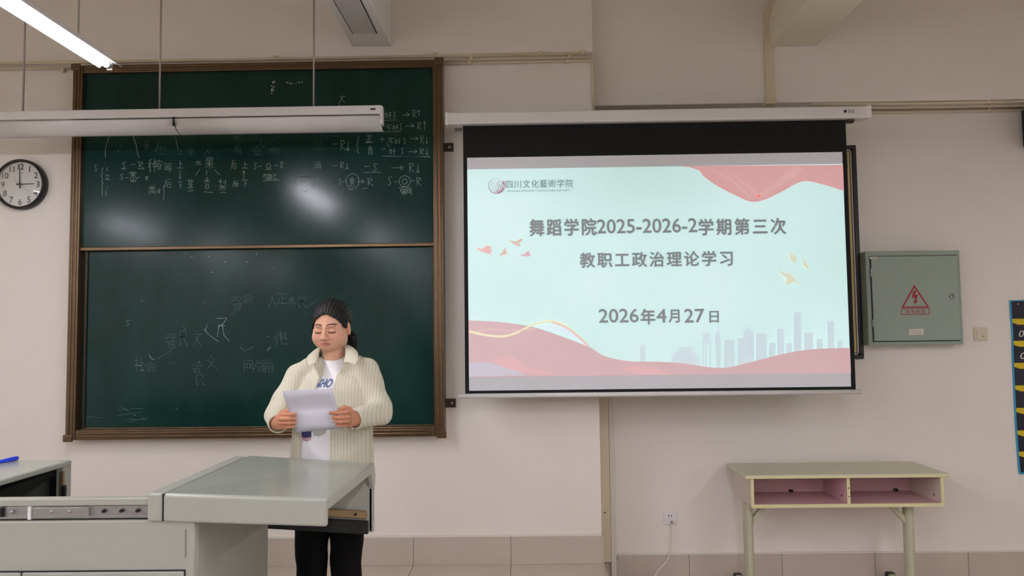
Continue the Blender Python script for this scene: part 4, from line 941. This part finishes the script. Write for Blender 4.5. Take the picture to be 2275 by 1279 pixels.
def surf(f, lo, hi, h):
    """surface nets over a grid, evaluated finely only near the surface"""
    lo = np.array(lo, float); n = np.ceil((np.array(hi)-lo)/h/4).astype(int)*4+1
    ax = [lo[i]+h*np.arange(n[i]) for i in range(3)]
    cn = (n-1)//4+1
    cg = np.stack(np.meshgrid(*[a[::4] for a in ax], indexing='ij'), -1).reshape(-1, 3).astype(np.float32)
    Dc = np.concatenate([f(c) for c in np.array_split(cg, max(1, len(cg)//200000))]).reshape(cn)
    near = np.abs(Dc) < 4*h*2.6
    D = np.repeat(np.repeat(np.repeat(Dc, 4, 0), 4, 1), 4, 2)[2:2+n[0], 2:2+n[1], 2:2+n[2]].copy()
    nm = np.repeat(np.repeat(np.repeat(near, 4, 0), 4, 1), 4, 2)[2:2+n[0], 2:2+n[1], 2:2+n[2]]
    pad = [(0, n[i]-D.shape[i]) for i in range(3)]
    D = np.pad(D, pad, mode='edge'); nm = np.pad(nm, pad, mode='edge')
    ii = np.argwhere(nm); pts = np.stack([ax[k][ii[:, k]] for k in range(3)], 1).astype(np.float32)
    val = np.concatenate([f(c) for c in np.array_split(pts, max(1, len(pts)//200000))])
    D[nm] = val
    S = D < 0
    sh = tuple(n-1); acc = np.zeros(sh+(3,), np.float32); cnt = np.zeros(sh, np.int16)
    def sl(o): return tuple(slice(o[k], o[k]+sh[k]) for k in range(3))
    corners = [(a, b, c) for a in (0, 1) for b in (0, 1) for c in (0, 1)]
    for a in corners:
        for k in range(3):
            if a[k] == 0:
                b = list(a); b[k] = 1
                da, db = D[sl(a)], D[sl(b)]; m = S[sl(a)] != S[sl(b)]
                t = da[m]/(da[m]-db[m]); e = np.zeros((len(t), 3), np.float32)
                for q in range(3): e[:, q] = a[q]
                e[:, k] += t; acc[m] += e; cnt[m] += 1
    act = cnt > 0; idx = -np.ones(sh, np.int64); idx[act] = np.arange(act.sum())
    ci = np.argwhere(act); V = lo+h*(ci+acc[act]/cnt[act][:, None])
    F = []
    for k in range(3):
        u, v = (k+1) % 3, (k+2) % 3
        s0 = [slice(1, n[q]-1) for q in range(3)]; s0[k] = slice(0, n[k]-1); s1 = list(s0); s1[k] = slice(1, n[k])
        a, b = S[tuple(s0)], S[tuple(s1)]; m = np.argwhere(a != b); base = m.copy()
        for q in range(3):
            if q != k: base[:, q] += 1
        fl = a[a != b]
        qd = []
        for du, dv in ((-1, -1), (0, -1), (0, 0), (-1, 0)):
            c = base.copy(); c[:, u] += du; c[:, v] += dv; qd.append(idx[c[:, 0], c[:, 1], c[:, 2]])
        qd = np.stack(qd, 1); qd[~fl] = qd[~fl][:, ::-1]; F.append(qd)
    F = np.concatenate(F); F = F[(F >= 0).all(1)]
    return V, F
def relax(V, F, it=2, lam=.5):
    E_ = np.concatenate([F[:, [0, 1]], F[:, [1, 2]], F[:, [2, 3]], F[:, [3, 0]]]); E_ = np.concatenate([E_, E_[:, ::-1]])
    for _ in range(it):
        s = np.zeros_like(V); c = np.zeros(len(V)); np.add.at(s, E_[:, 0], V[E_[:, 1]]); np.add.at(c, E_[:, 0], 1)
        V = V+lam*(s/np.maximum(c, 1)[:, None]-V)
    return V

YO = .05
_P0 = P
def P(px, py, Y): return _P0(px, py, Y+YO)
def PX(px, py, Y): return P(px, py, Y)[0]
PY = 3.27
ORI = np.array([PX(738, 900, PY), PY+YO, PLAT])
def Lp(px, py, Y): return P(px, py, Y)-ORI
def vmesh(name, V, F, mats, parent=None, col=None, mi=None):
    me = bpy.data.meshes.new(name); me.from_pydata([tuple(v) for v in V], [], [tuple(f) for f in F.tolist()] if hasattr(F, 'tolist') else F)
    for m in (mats if isinstance(mats, (list, tuple)) else [mats]): me.materials.append(m)
    me.polygons.foreach_set('use_smooth', [True]*len(me.polygons))
    if col is not None:
        at = me.color_attributes.new('tint', 'FLOAT_COLOR', 'POINT'); at.data.foreach_set('color', np.concatenate([col, np.ones((len(col), 1))], 1).astype(np.float32).ravel())
    me.update(); o = bpy.data.objects.new(name, me); C.objects.link(o)
    if parent is None: o.location = ORI; ORG[o.name] = ORI
    else: o.parent = parent; ORG[o.name] = ORI
    return o

# ---- head (local frame: face towards -y)
HC = Lp(736, 728, 3.275)
def rotm(yaw, pitch, roll):
    return np.array(Matrix.Rotation(yaw, 3, 'Z') @ Matrix.Rotation(pitch, 3, 'X') @ Matrix.Rotation(roll, 3, 'Y'))
HR = rotm(math.radians(-6), math.radians(9), math.radians(-1)).astype(np.float32)
def to_head(p):
    q = ((p-HC.astype(np.float32))@HR).astype(np.float32)
    q[:, 2] = np.where(q[:, 2] < 0, q[:, 2]*1.06, q[:, 2]); q[:, 0] *= .985
    return q
def from_head(q): return HR@np.array(q)+HC
def f_skull(q):
    d = ell(q, (0, .018, .030), (.0735, .090, .083))
    d = smin(d, ell(q, (0, -.014, -.026), (.0660, .070, .073)), .03)
    d = smin(d, ell(q, (0, -.046, -.070), (.0370, .035, .0275)), .03)          # chin
    for s in (-1, 1):
        d = smin(d, ell(q, (s*.037, -.048, -.036), (.031, .033, .036)), .018)     # cheeks
        d = smin(d, ell(q, (s*.048, -.012, -.058), (.020, .034, .028)), .022)     # jaw
    return d
def f_head(q):
    d = f_skull(q)
    for s in (-1, 1):
        d = smax(d, -ell(q, (s*.030, -.101, .003), (.019, .016, .011)), .010)     # sockets
        d = smin(d, ell(q, (s*.0305, -.0735, -.001), (.0165, .0135, .0105)), .004)  # closed lids
        d = smin(d, cone(q, (s*.014, -.0845, .019), (s*.044, -.073, .021), .006, .005), .010)
        d = smin(d, ell(q, (s*.0130, -.0930, -.0340), (.0080, .0100, .0074)), .004)
        d = smax(d, -ell(q, (s*.0065, -.1000, -.0415), (.0036, .006, .0034)), .002)
        e = ell((q-np.array([s*.0745, .010, -.008], np.float32))@np.array(Matrix.Rotation(s*.35, 3, 'Z')).astype(np.float32), (0, 0, 0), (.0085, .0185, .030))
        e = smax(e, -ell(q, (s*.084, .004, -.002), (.006, .0105, .017)), .004)
        d = smin(d, e, .005)
    d = smin(d, cone(q, (0, -.0825, .012), (0, -.1010, -.029), .0065, .0105), .009)   # nose
    d = smin(d, ell(q, (0, -.1030, -.0305), (.0105, .0090, .0085)), .005)
    d = smin(d, cone(q, (-.015, -.0780, -.0578), (.015, -.0780, -.0578), .0050, .0050), .006)
    d = smin(d, ell(q, (0, -.0835, -.0565), (.014, .0055, .0042)), .004)           # upper lip
    d = smin(d, ell(q, (0, -.0825, -.0655), (.014, .0060, .0050)), .004)           # lower lip
    d = smax(d, -cone(q, (-.021, -.0835, -.0612), (.021, -.0835, -.0612), .0013, .0013), .003)
    return d
NB = Lp(741, 812, 3.295)
def f_headneck(p):
    q = to_head(p); d = f_head(q)
    a = from_head((0, .022, -.06))
    d = smin(d, cone(p, a, NB, .050, .053), .022)
    sh = np.minimum(cone(p, NB+np.array([0, 0, -.03]), Lp(700, 860, 3.30), .050, .028), cone(p, NB+np.array([0, 0, -.03]), Lp(782, 860, 3.30), .050, .028))
    return smin(d, sh, .03)
Vh, Fh = surf(f_headneck, HC+np.array([-.17, -.14, -.24]), HC+np.array([.17, .15, .14]), .0021)
Vh = relax(Vh, Fh, 1, .35)
qh = to_head(Vh.astype(np.float32))
# skin tints and painted crease shade
col = np.tile(np.array(L3((214, 166, 138))), (len(Vh), 1))
def blend(mask, rgb):
    global col
    m = np.clip(mask, 0, 1)[:, None]; col = col*(1-m)+np.array(L3(rgb))*m
front = qh[:, 1] < -.03
for s in (-1, 1):
    blend(front*.45*np.exp(-(((qh[:, 0]-s*.042)/.022)**2+((qh[:, 2]+.032)/.022)**2)), (206, 134, 116))
    # brow
    t_ = (s*qh[:, 0]-.012)/.036; zz = .0228+.0036*np.sin(np.clip(t_, 0, 1)*3.0)
    blend(front*(t_ > -.05)*(t_ < 1.05)*np.clip(1.5-np.abs(qh[:, 2]-zz)/(.0030*(1.15-.55*np.clip(t_, 0, 1))), 0, 1)*.95, (50, 36, 32))
    # lash line of the lowered lid
    t_ = (s*qh[:, 0]-.0145)/.032; zz = -.0085-.0030*np.sin(np.clip(t_, 0, 1)*3.14)
    blend(front*(t_ > 0)*(t_ < 1)*np.clip(1.6-np.abs(qh[:, 2]-zz)/.0021, 0, 1), (34, 24, 24))
    zz2 = .0055+.002*np.sin(np.clip(t_, 0, 1)*3.14); blend(front*(t_ > .05)*(t_ < .95)*np.clip(1.2-np.abs(qh[:, 2]-zz2)/.0012, 0, 1)*.35, (120, 76, 62))  # shade of the lid crease, painted into the tint
lipm = front*np.clip(1.4-np.sqrt((qh[:, 0]/.0200)**2+((qh[:, 2]+.0612)/(.0085*np.sqrt(np.clip(1-(qh[:, 0]/.026)**2, .05, 1))))**2)*1.0, 0, 1)
blend(np.clip(lipm*3, 0, 1)*.65, (176, 104, 98))
blend(front*(np.abs(qh[:, 0]) < .020)*np.clip(1.4-np.abs(qh[:, 2]+.0612)/.0014, 0, 1)*.8, (96, 48, 48))  # shade in the parting of the lips, painted as a dark line
colh = col

# ---- hands, (px, py, Y) joints
def hand_field(fingers, thumb, palm, wrist, rf):
    F_ = [[Lp(*j) for j in f] for f in fingers]; T = [Lp(*j) for j in thumb]; W = Lp(*wrist); pm = [Lp(*j) for j in palm]
    def f(p):
        d = None
        for a in range(len(pm)):
            e = cone(p, pm[a], W, .0145, .021); d = e if d is None else smin(d, e, .012)
        for k in range(len(pm)-1): d = smin(d, cone(p, pm[k], pm[k+1], .0125, .0125), .008)
        for k, ch in enumerate(F_): d = smin(d, chain(p, ch, [rf[k]*1.12, rf[k]*1.06, rf[k]*.97, rf[k]*.84], .002), .0022)
        d = smin(d, chain(p, T, [.014, .0115, .0105, .009], .003), .004)
        return d
    return f
RF = [.0083, .0085, .0081, .0073]
fL = [[(623, 924, 2.998), (627, 921, 2.953), (643, 920.5, 2.932), (656, 919.5, 2.942)], [(622, 931, 2.998), (625, 930, 2.948), (642, 930, 2.929), (656, 929.5, 2.941)],
      [(623, 939, 3.0), (627, 939, 2.952), (643, 939, 2.934), (656, 938.5, 2.944)], [(626, 946, 3.004), (630, 947, 2.962), (643, 947.5, 2.944), (654, 946.5, 2.951)]]
tL = [(621, 927, 3.02), (628, 916, 2.995), (642, 913.5, 2.974), (657, 917, 2.9675)]
fR = [[(778, 917, 3.0), (771, 915, 2.952), (750, 916.5, 2.932), (734, 917, 2.941)], [(780, 926, 3.0), (773, 926, 2.947), (754, 927, 2.929), (740, 927, 2.940)],
      [(779, 934, 3.002), (772, 935.5, 2.952), (756, 936.5, 2.933), (743, 936, 2.943)], [(776, 942, 3.006), (769, 944, 2.962), (757, 945, 2.944), (748, 944, 2.950)]]
tR = [(781, 922, 3.03), (777, 910, 2.995), (765, 905.5, 2.976), (751, 911, 2.9675)]
hL = hand_field(fL, tL, [(623, 924, 2.998), (622, 931, 2.998), (623, 939, 3.0), (626, 946, 3.004)], (618, 939, 3.07), RF)
hR = hand_field(fR, tR, [(778, 917, 3.0), (780, 926, 3.0), (779, 934, 3.002), (776, 942, 3.006)], (792, 930, 3.06), RF)
EL, ER = Lp(617, 917, 3.20), Lp(846, 916, 3.21)       # elbows
WL, WR = Lp(618, 939, 3.07), Lp(792, 930, 3.06)
SL, SR = Lp(664, 835, 3.27), Lp(815, 824, 3.27)       # shoulders
hands = []
for f, w_, e_ in ((hL, WL, EL), (hR, WR, ER)):
    g = lambda p, f=f, w_=w_, e_=e_: smin(f(p), cone(p, w_, e_, .026, .036), .02)
    lo = np.minimum(w_, e_)-.06; hi = np.maximum(w_, e_)+.06
    pts_ = np.array([Lp(*j) for F2 in ((fL, tL) if f is hL else (fR, tR)) for j in (sum(F2, []) if isinstance(F2[0], list) else F2)])
    lo = np.minimum(lo, pts_.min(0)-.02); hi = np.maximum(hi, pts_.max(0)+.02)
    V, F = surf(g, lo, hi, .0021); hands.append((relax(V, F, 1, .3), F))
# ---- trunk and legs under the clothes
TZ = [0.0, .55, .72, .80, .90, 1.0, 1.10, 1.18, 1.24, 1.30]
def trunk(p, A, B, cx=0.0, cy=.012, zs=TZ):
    a = np.interp(p[:, 2], zs, A); b = np.interp(p[:, 2], zs, B)
    x = (p[:, 0]-np.interp(p[:, 2], [.7, 1.25], [-.008, .012])-cx)/a; y = (p[:, 1]-cy)/b
    k = (np.abs(x)**2.4+np.abs(y)**2.4)**(1/2.4)
    return (k-1)*np.minimum(a, b)
HIPL, HIPR = np.array([-.085, .015, .74]), np.array([.065, .015, .74])
KL, KR = Lp(692, 1235, 3.275), Lp(769, 1235, 3.275)
AL, AR = np.array([KL[0]+.002, .03, .085]), np.array([KR[0]-.004, .03, .085])
def f_body(p):
    A = [.1, .12, .135, .13, .125, .125, .13, .115, .08, .05]; B = [.06, .08, .095, .09, .085, .085, .088, .08, .06, .04]
    d = np.maximum(trunk(p, A, B), np.maximum(.70-p[:, 2], p[:, 2]-1.22))
    for h_, k_2, a_ in ((HIPL, KL, AL), (HIPR, KR, AR)):
        d = smin(d, cone(p, h_, k_2, .065, .048), .03); d = smin(d, cone(p, k_2, a_, .046, .032), .01)
        d = smin(d, cone(p, a_+np.array([0, .02, -.04]), a_+np.array([0, -.11, -.055]), .03, .024), .015)
    for s_, e_ in ((SL, EL), (SR, ER)): d = smin(d, cone(p, s_, e_, .038, .034), .03)
    return d
Vb, Fb = surf(f_body, (-.34, -.2, -.01), (.34, .22, 1.33), .008)
V = np.concatenate([Vh, hands[0][0], hands[1][0], Vb]); n1, n2, n3 = len(Vh), len(Vh)+len(hands[0][0]), len(Vh)+len(hands[0][0])+len(hands[1][0])
F = np.concatenate([Fh, hands[0][1]+n1, hands[1][1]+n2, Fb+n3])
cl = np.concatenate([colh, np.tile(np.array(L3((198, 138, 108))), (len(V)-n1, 1))])
skin = mat('skin', (214, 166, 138), 0.55, spec=.22, bump=.05, bscale=400)
nt = skin.node_tree; b = nt.nodes['Principled BSDF']; at = nt.nodes.new('ShaderNodeAttribute'); at.attribute_name = 'tint'
nt.links.new(at.outputs['Color'], b.inputs['Base Color'])
b.inputs['Subsurface Weight'].default_value = .12; b.inputs['Subsurface Radius'].default_value = (.012, .005, .003); b.inputs['Subsurface Scale'].default_value = .5
person = vmesh('person', V, F, skin, None, cl)
tag(person, 'woman in a cream open shirt reading from a sheet behind the lectern', 'person')

# ---- hair
hair_m = mat('black_hair', (13, 11, 11), 0.55, spec=.28, bump=.5, bscale=140)
def f_hair(p):
    q = to_head(p)
    d = f_skull(q)-.0085
    d = smin(d, ell(q, (0, .022, .050), (.079, .094, .074)), .01)
    ang = np.arctan2(q[:, 0], q[:, 2]+.04); d = d+.0011*np.sin(ang*58+30*q[:, 1])+.0006*np.sin(ang*97)
    # opening for the face: an arch, higher in the middle
    arch = np.interp(np.abs(q[:, 0]), [0, .012, .028, .045, .060, .070, .09], [.069, .0665, .058, .047, .028, .006, -.03])+.0016*np.sin(q[:, 0]*520)+.001*np.sin(q[:, 0]*900)
    yl = np.interp(q[:, 2], [-.10, -.03, .02, .05, .08], [.035, .022, -.018, -.045, -.07])
    face = np.maximum(q[:, 2]-arch, q[:, 1]-yl)
    d = smax(d, -face, .006)
    low = np.maximum(-.055-q[:, 2], 0)                           # nothing below the nape
    d = np.maximum(d, (-.062-q[:, 2]))
    for s in (-1, 1): d = smax(d, -ell(q, (s*.082, .006, -.006), (.020, .022, .034)), .005)
    # tail of hair, tied low at the back and falling to the right
    t0 = from_head((0.02, .100, -.02)); t1 = Lp(784, 752, 3.36); t2 = Lp(783, 790, 3.38); t3 = Lp(776, 832, 3.40)
    e = chain(p, [t0, t1, t2, t3], [.024, .022, .019, .010], .01)
    return smin(d, e, .012)
Vv, Ff = surf(f_hair, HC+np.array([-.13, -.13, -.22]), HC+np.array([.14, .2, .14]), .0026)
vmesh('hair', relax(Vv, Ff, 2, .4), Ff, hair_m, person)
MBt = MB().lathe([(.022, -.006), (.026, -.003), (.026, .003), (.022, .006)], tuple(from_head((0.012, .108, -.022))+ORI), axis='y', n=20)
MBt.build('hair_tie', black_pl, person, smooth=True)

# ---- clothes
def folds(p, a=.0045):
    x, y, z = p[:, 0], p[:, 1], p[:, 2]
    return a*(np.sin(38*x+6*np.sin(5*z)+1.3)*.6+np.sin(23*x-9*z+14*y)*.5)
SA = [.17, .17, .178, .184, .182, .176, .172, .158, .125, .08]; SB = [.12, .12, .125, .128, .128, .128, .128, .122, .10, .075]
def arms(p, r):
    d = None
    for S_, E_2, W_ in ((SL, EL, WL), (SR, ER, WR)):
        w2 = W_+(W_-E_2)/np.linalg.norm(W_-E_2)*.030
        wr = .006*np.sin(55*((p-S_)@((E_2-S_)/np.linalg.norm(E_2-S_)))+8*p[:, 0])
        near = np.exp(-(((p-E_2)**2).sum(1))/.008)
        e = smin(cone(p, S_, E_2, .055*r, .051*r), cone(p, E_2, w2, .052*r, .041*r), .015)+wr*(.3+.7*near)
        ax_ = (w2-E_2)/np.linalg.norm(w2-E_2)
        e = smax(e, (p-(w2-ax_*.012))@ax_.astype(np.float32), .004)      # cuff edge
        bore = np.maximum(cone(p, w2-ax_*.05, w2+ax_*.05, .033*r, .033*r), -((p-(w2-ax_*.045))@ax_.astype(np.float32)))
        e = smax(e, -bore, .004)
        d = e if d is None else np.minimum(d, e)
    return d
def shoulders(p, r):
    d = smin(cone(p, Lp(702, 814, 3.285), SL, r*1.0, r), cone(p, Lp(782, 808, 3.285), SR, r*1.0, r), .03)
    return smin(d, chain(p, [NB+np.array([0, -.022, -.17]), NB+np.array([0, -.014, -.08]), NB+np.array([0, -.004, .018])], [.103+r-.049, .093+r-.049, .062+r-.049], .02), .03)
ZSH = Lp(738, 824, 3.27)[2]
def f_torso(p, inset):
    d = trunk(p, [a-inset for a in SA], [b_-inset for b_ in SB])
    d = smax(d, p[:, 2]-(ZSH-.02), .03)
    d = smin(d, shoulders(p, .049-inset), .03)
    return d
# shirt opening between its two front edges
OPL = np.array([Lp(px, py, 3.15)[[0, 2]] for px, py in ((712, 790), (707, 812), (709, 835), (700, 862), (688, 890), (674, 925), (664, 960), (663, 1020), (661, 1100))])
OPR = np.array([Lp(px, py, 3.15)[[0, 2]] for px, py in ((766, 780), (757, 803), (741, 830), (737, 860), (735, 890), (733, 925), (731, 960), (731, 1020), (731, 1100))])
def opening(p):
    z = p[:, 2]; xl_ = np.interp(-z, -OPL[:, 1], OPL[:, 0]); xr_ = np.interp(-z, -OPR[:, 1], OPR[:, 0])
    return np.maximum(np.maximum(xl_-p[:, 0], p[:, 0]-xr_), p[:, 1]+.02)
NECKHOLE = Lp(739, 800, 3.26)
def f_shirt(p):
    d = f_torso(p, 0.0)+folds(p)
    d = smin(d, arms(p, 1.0), .012)
    d = smax(d, -opening(p), .003)
    pf, pb_ = Lp(736, 803, 3.20), Lp(740, 772, 3.36); nn = np.array([0, -(pb_[2]-pf[2]), pb_[1]-pf[1]]); nn = nn/np.linalg.norm(nn)
    d = smax(d, ((p-pf)@nn).astype(np.float32), .004)
    d = smax(d, -cone(p, NB+np.array([0, -.006, -.08]), NB+np.array([0, -.006, .10]), .062, .060), .004)
    d = np.maximum(d, .70-p[:, 2])
    return d
rib = mat('cream_ribbed_shirt', (232, 226, 196), 0.8, spec=.15)
nt = rib.node_tree; b = nt.nodes['Principled BSDF']; tc = nt.nodes.new('ShaderNodeTexCoord')
mp = nt.nodes.new('ShaderNodeMapping'); mp.inputs['Scale'].default_value = (1, .35, .06); nt.links.new(tc.outputs['Object'], mp.inputs[0])
wv = nt.nodes.new('ShaderNodeTexWave'); wv.inputs['Scale'].default_value = 24; wv.inputs['Distortion'].default_value = 1.2; wv.inputs['Detail'].default_value = 1; nt.links.new(mp.outputs[0], wv.inputs[0])
mx = nt.nodes.new('ShaderNodeMix'); mx.data_type = 'RGBA'; mx.inputs[6].default_value = (*L3((200, 194, 172)), 1); mx.inputs[7].default_value = (*L3((214, 209, 189)), 1)
nt.links.new(wv.outputs['Fac'], mx.inputs[0]); nt.links.new(mx.outputs[2], b.inputs['Base Color'])
bp = nt.nodes.new('ShaderNodeBump'); bp.inputs['Strength'].default_value = .22; bp.inputs['Distance'].default_value = .002; nt.links.new(wv.outputs['Fac'], bp.inputs['Height']); nt.links.new(bp.outputs[0], b.inputs['Normal'])
Vs, Fs = surf(f_shirt, (-.36, -.36, .68), (.36, .2, 1.40), .0042)
shirt = vmesh('shirt', relax(Vs, Fs, 1, .4), Fs, rib, person)
tee_m = mat('white_cotton', (240, 238, 240), 0.85, spec=.1, bump=.1, bscale=120)
def f_tee(p):
    d = f_torso(p, .010)+folds(p, .0022)
    pf, pb_ = Lp(736, 811, 3.20), Lp(740, 775, 3.36); nn = np.array([0, -(pb_[2]-pf[2]), pb_[1]-pf[1]]); nn = nn/np.linalg.norm(nn)
    d = smax(d, ((p-pf)@nn).astype(np.float32), .004)
    return np.maximum(d, .74-p[:, 2])
Vt, Ft = surf(f_tee, (-.26, -.2, .72), (.26, .2, 1.40), .0045)
Vt = relax(Vt, Ft, 1, .4)
tee = vmesh('t_shirt', Vt, Ft, tee_m, person)
# neck band
nb = []
for k in range(25):
    a = math.radians(205+130*k/24) if False else math.radians(180+180*k/24)
    nb.append(NECKHOLE+np.array([.060*math.cos(a), -.014+.058*math.sin(a), -.004-.016*math.sin(a)**2*-1*0]))
# print on the shirt, laid on its surface
bvh = BVHTree.FromPolygons([Vector(v) for v in Vt], [tuple(f) for f in Ft.tolist()])
def drape(mb, m, name):
    vs = []
    for v in mb.v:
        lv = np.array(v)-ORI; org = Vector((lv[0], -.4, lv[2])); h_ = bvh.ray_cast(org, Vector((0, 1, 0)))
        y = h_[0].y-.0015 if h_[0] is not None else -.13
        vs.append(tuple(np.array([lv[0], y, lv[2]])+ORI))
    mb.v = vs; return mb.build(name, m, tee)
def subdiv_poly(pts, Y, n=7):
    """dense fan so that the print follows the cloth"""
    c = np.mean([P(x, y, Y) for x, y in pts], 0); ps = [P(x, y, Y) for x, y in pts]; vs = [c]; fs = []; m = len(ps)
    for k in range(1, n+1):
        for p in ps: vs.append(c+(p-c)*k/n)
    for i in range(m): fs.append((0, 1+i, 1+(i+1) % m))
    for k in range(n-1):
        for i in range(m): fs.append((1+k*m+i, 1+(k+1)*m+i, 1+(k+1)*m+(i+1) % m, 1+k*m+(i+1) % m))
    return vs, fs
blue_p = mat('blue_print', (96, 116, 156), .8); navy_p = mat('navy_cloth_print', (44, 46, 92), .8); pink_p = mat('dusty_pink_print', (190, 150, 160), .8); grey_p = mat('grey_cloth_print', (178, 180, 170), .8)
mb = MB(); text_px(mb, 'NHO', 697, 843, 734, 861, 3.15, bold=.05, shear=.35); drape(mb, blue_p, 'lettering')
mb = MB(); mb.add(*subdiv_poly([(690, 862), (694, 855), (698, 856), (697, 862)], 3.15)); drape(mb, navy_p, 'print_patch')
mb = MB(); mb.add(*subdiv_poly([(665, 955), (689, 955), (689, 972), (676, 974), (666, 973)], 3.15)); drape(mb, navy_p, 'print_patch')
mb = MB(); mb.add(*subdiv_poly([(666, 973), (676, 974), (689, 972), (687, 978), (678, 982), (668, 980)], 3.15)); drape(mb, pink_p, 'print_patch')
mb = MB(); mb.add(*subdiv_poly([(692, 956), (722, 953), (722, 962), (706, 970), (694, 968)], 3.15)); drape(mb, grey_p, 'print_patch')
# collar: a standing band that folds over, open at the front
mb = MB()
st_ = [(707, 811, 3.150), (708, 797, 3.19), (711, 781, 3.25), (720, 770, 3.31), (740, 766, 3.345), (758, 767, 3.31), (765, 773, 3.25), (766, 789, 3.19), (761, 808, 3.150)]
fd_ = [(699, 803, 3.142), (698, 789, 3.18), (701, 775, 3.255), (710, 768, 3.34), (740, 763, 3.375), (769, 763, 3.34), (780, 768, 3.255), (780, 783, 3.18), (771, 801, 3.142)]
fl_ = [(685, 815, 3.132), (679, 802, 3.165), (684, 790, 3.25), (702, 784, 3.36), (740, 782, 3.395), (778, 778, 3.36), (793, 779, 3.25), (798, 795, 3.165), (793, 814, 3.132)]
cv_ = [cat([P(*q) for q in c_], 5) for c_ in (st_, fd_, fl_)]; n = len(cv_[0])-1
vs = [cv_[j][i] for i in range(n+1) for j in range(3)]; fs = [(3*i+j, 3*i+j+1, 3*i+4+j, 3*i+3+j) for i in range(n) for j in range(2)]
mb.add(vs, fs); mb.build('collar', rib, shirt, smooth=True, solid=.003, sub=1)
# buttons along the right front edge
for py in (985, 1008):
    c = P(737, py, 3.13); lv = c-ORI; h_ = BVHTree.FromPolygons([Vector(v) for v in Vs], [tuple(f) for f in Fs.tolist()]).ray_cast(Vector((lv[0], -.4, lv[2])), Vector((0, 1, 0)))
    if h_[0] is not None: MB().lathe([(0, -.002), (.005, -.002), (.0055, 0)], (c[0], h_[0].y+ORI[1], c[2]), n=12).build('button', mat('shell_button', (224, 218, 200), .3), shirt)
tr_m = mat('black_trousers', (9, 9, 10), 0.85, spec=.12)
def f_tr(p):
    d = np.maximum(trunk(p, [x-.02 for x in SA], [x-.02 for x in SB]), np.maximum(.74-p[:, 2], p[:, 2]-.96))
    for h_, k_2, a_ in ((HIPL, KL, AL), (HIPR, KR, AR)):
        d = smin(d, cone(p, h_, k_2, .088, .066), .012); d = smin(d, cone(p, k_2, a_, .066, .060), .01)
    return np.maximum(d+.002*np.sin(40*p[:, 2]+20*p[:, 0]), .045-p[:, 2])
Vv, Ff = surf(f_tr, (-.26, -.2, .0), (.26, .22, 1.0), .007); vmesh('trousers', relax(Vv, Ff, 1, .4), Ff, tr_m, person)
for nm, a_ in (('shoe', AL), ('shoe', AR)):
    g = lambda p, a_=a_: np.maximum(smin(ell(p, a_+np.array([0, -.05, -.055]), (.042, .125, .045)), ell(p, a_+np.array([0, .02, -.03]), (.040, .055, .055)), .03), -(p[:, 2]-.001))
    Vv, Ff = surf(g, a_+np.array([-.07, -.2, -.1]), a_+np.array([.07, .1, .06]), .005); vmesh(nm, Vv, Ff, black_pl, person)

# ---- the sheet of paper held in both hands
rows_ = [((627, 868.5), (738, 862), 2.895), ((632, 884), (742, 879), 2.918), ((637, 899), (746, 895), 2.940), ((642, 912), (750, 908), 2.957), ((643, 914), (751, 910), 2.958), ((647, 929), (755, 925), 2.961), ((652, 944), (759, 940), 2.968), ((657.5, 960), (763, 952), 2.982)]
mb = MB(); m_ = 13; vs = []
for i, (a, b_, Y) in enumerate(rows_):
    for k in range(m_):
        f = k/(m_-1); vs.append(P(a[0]+(b_[0]-a[0])*f, a[1]+(b_[1]-a[1])*f, Y+.004*math.sin(math.pi*f)*(1 if i < 4 else .4)))
mb.add(vs, [(i*m_+k, i*m_+k+1, (i+1)*m_+k+1, (i+1)*m_+k) for i in range(len(rows_)-1) for k in range(m_-1)])
o = mb.build('paper_sheet', paper_m, smooth=True, solid=.0006)
tag(o, 'creased sheet of white paper held in the woman\'s hands', 'paper')
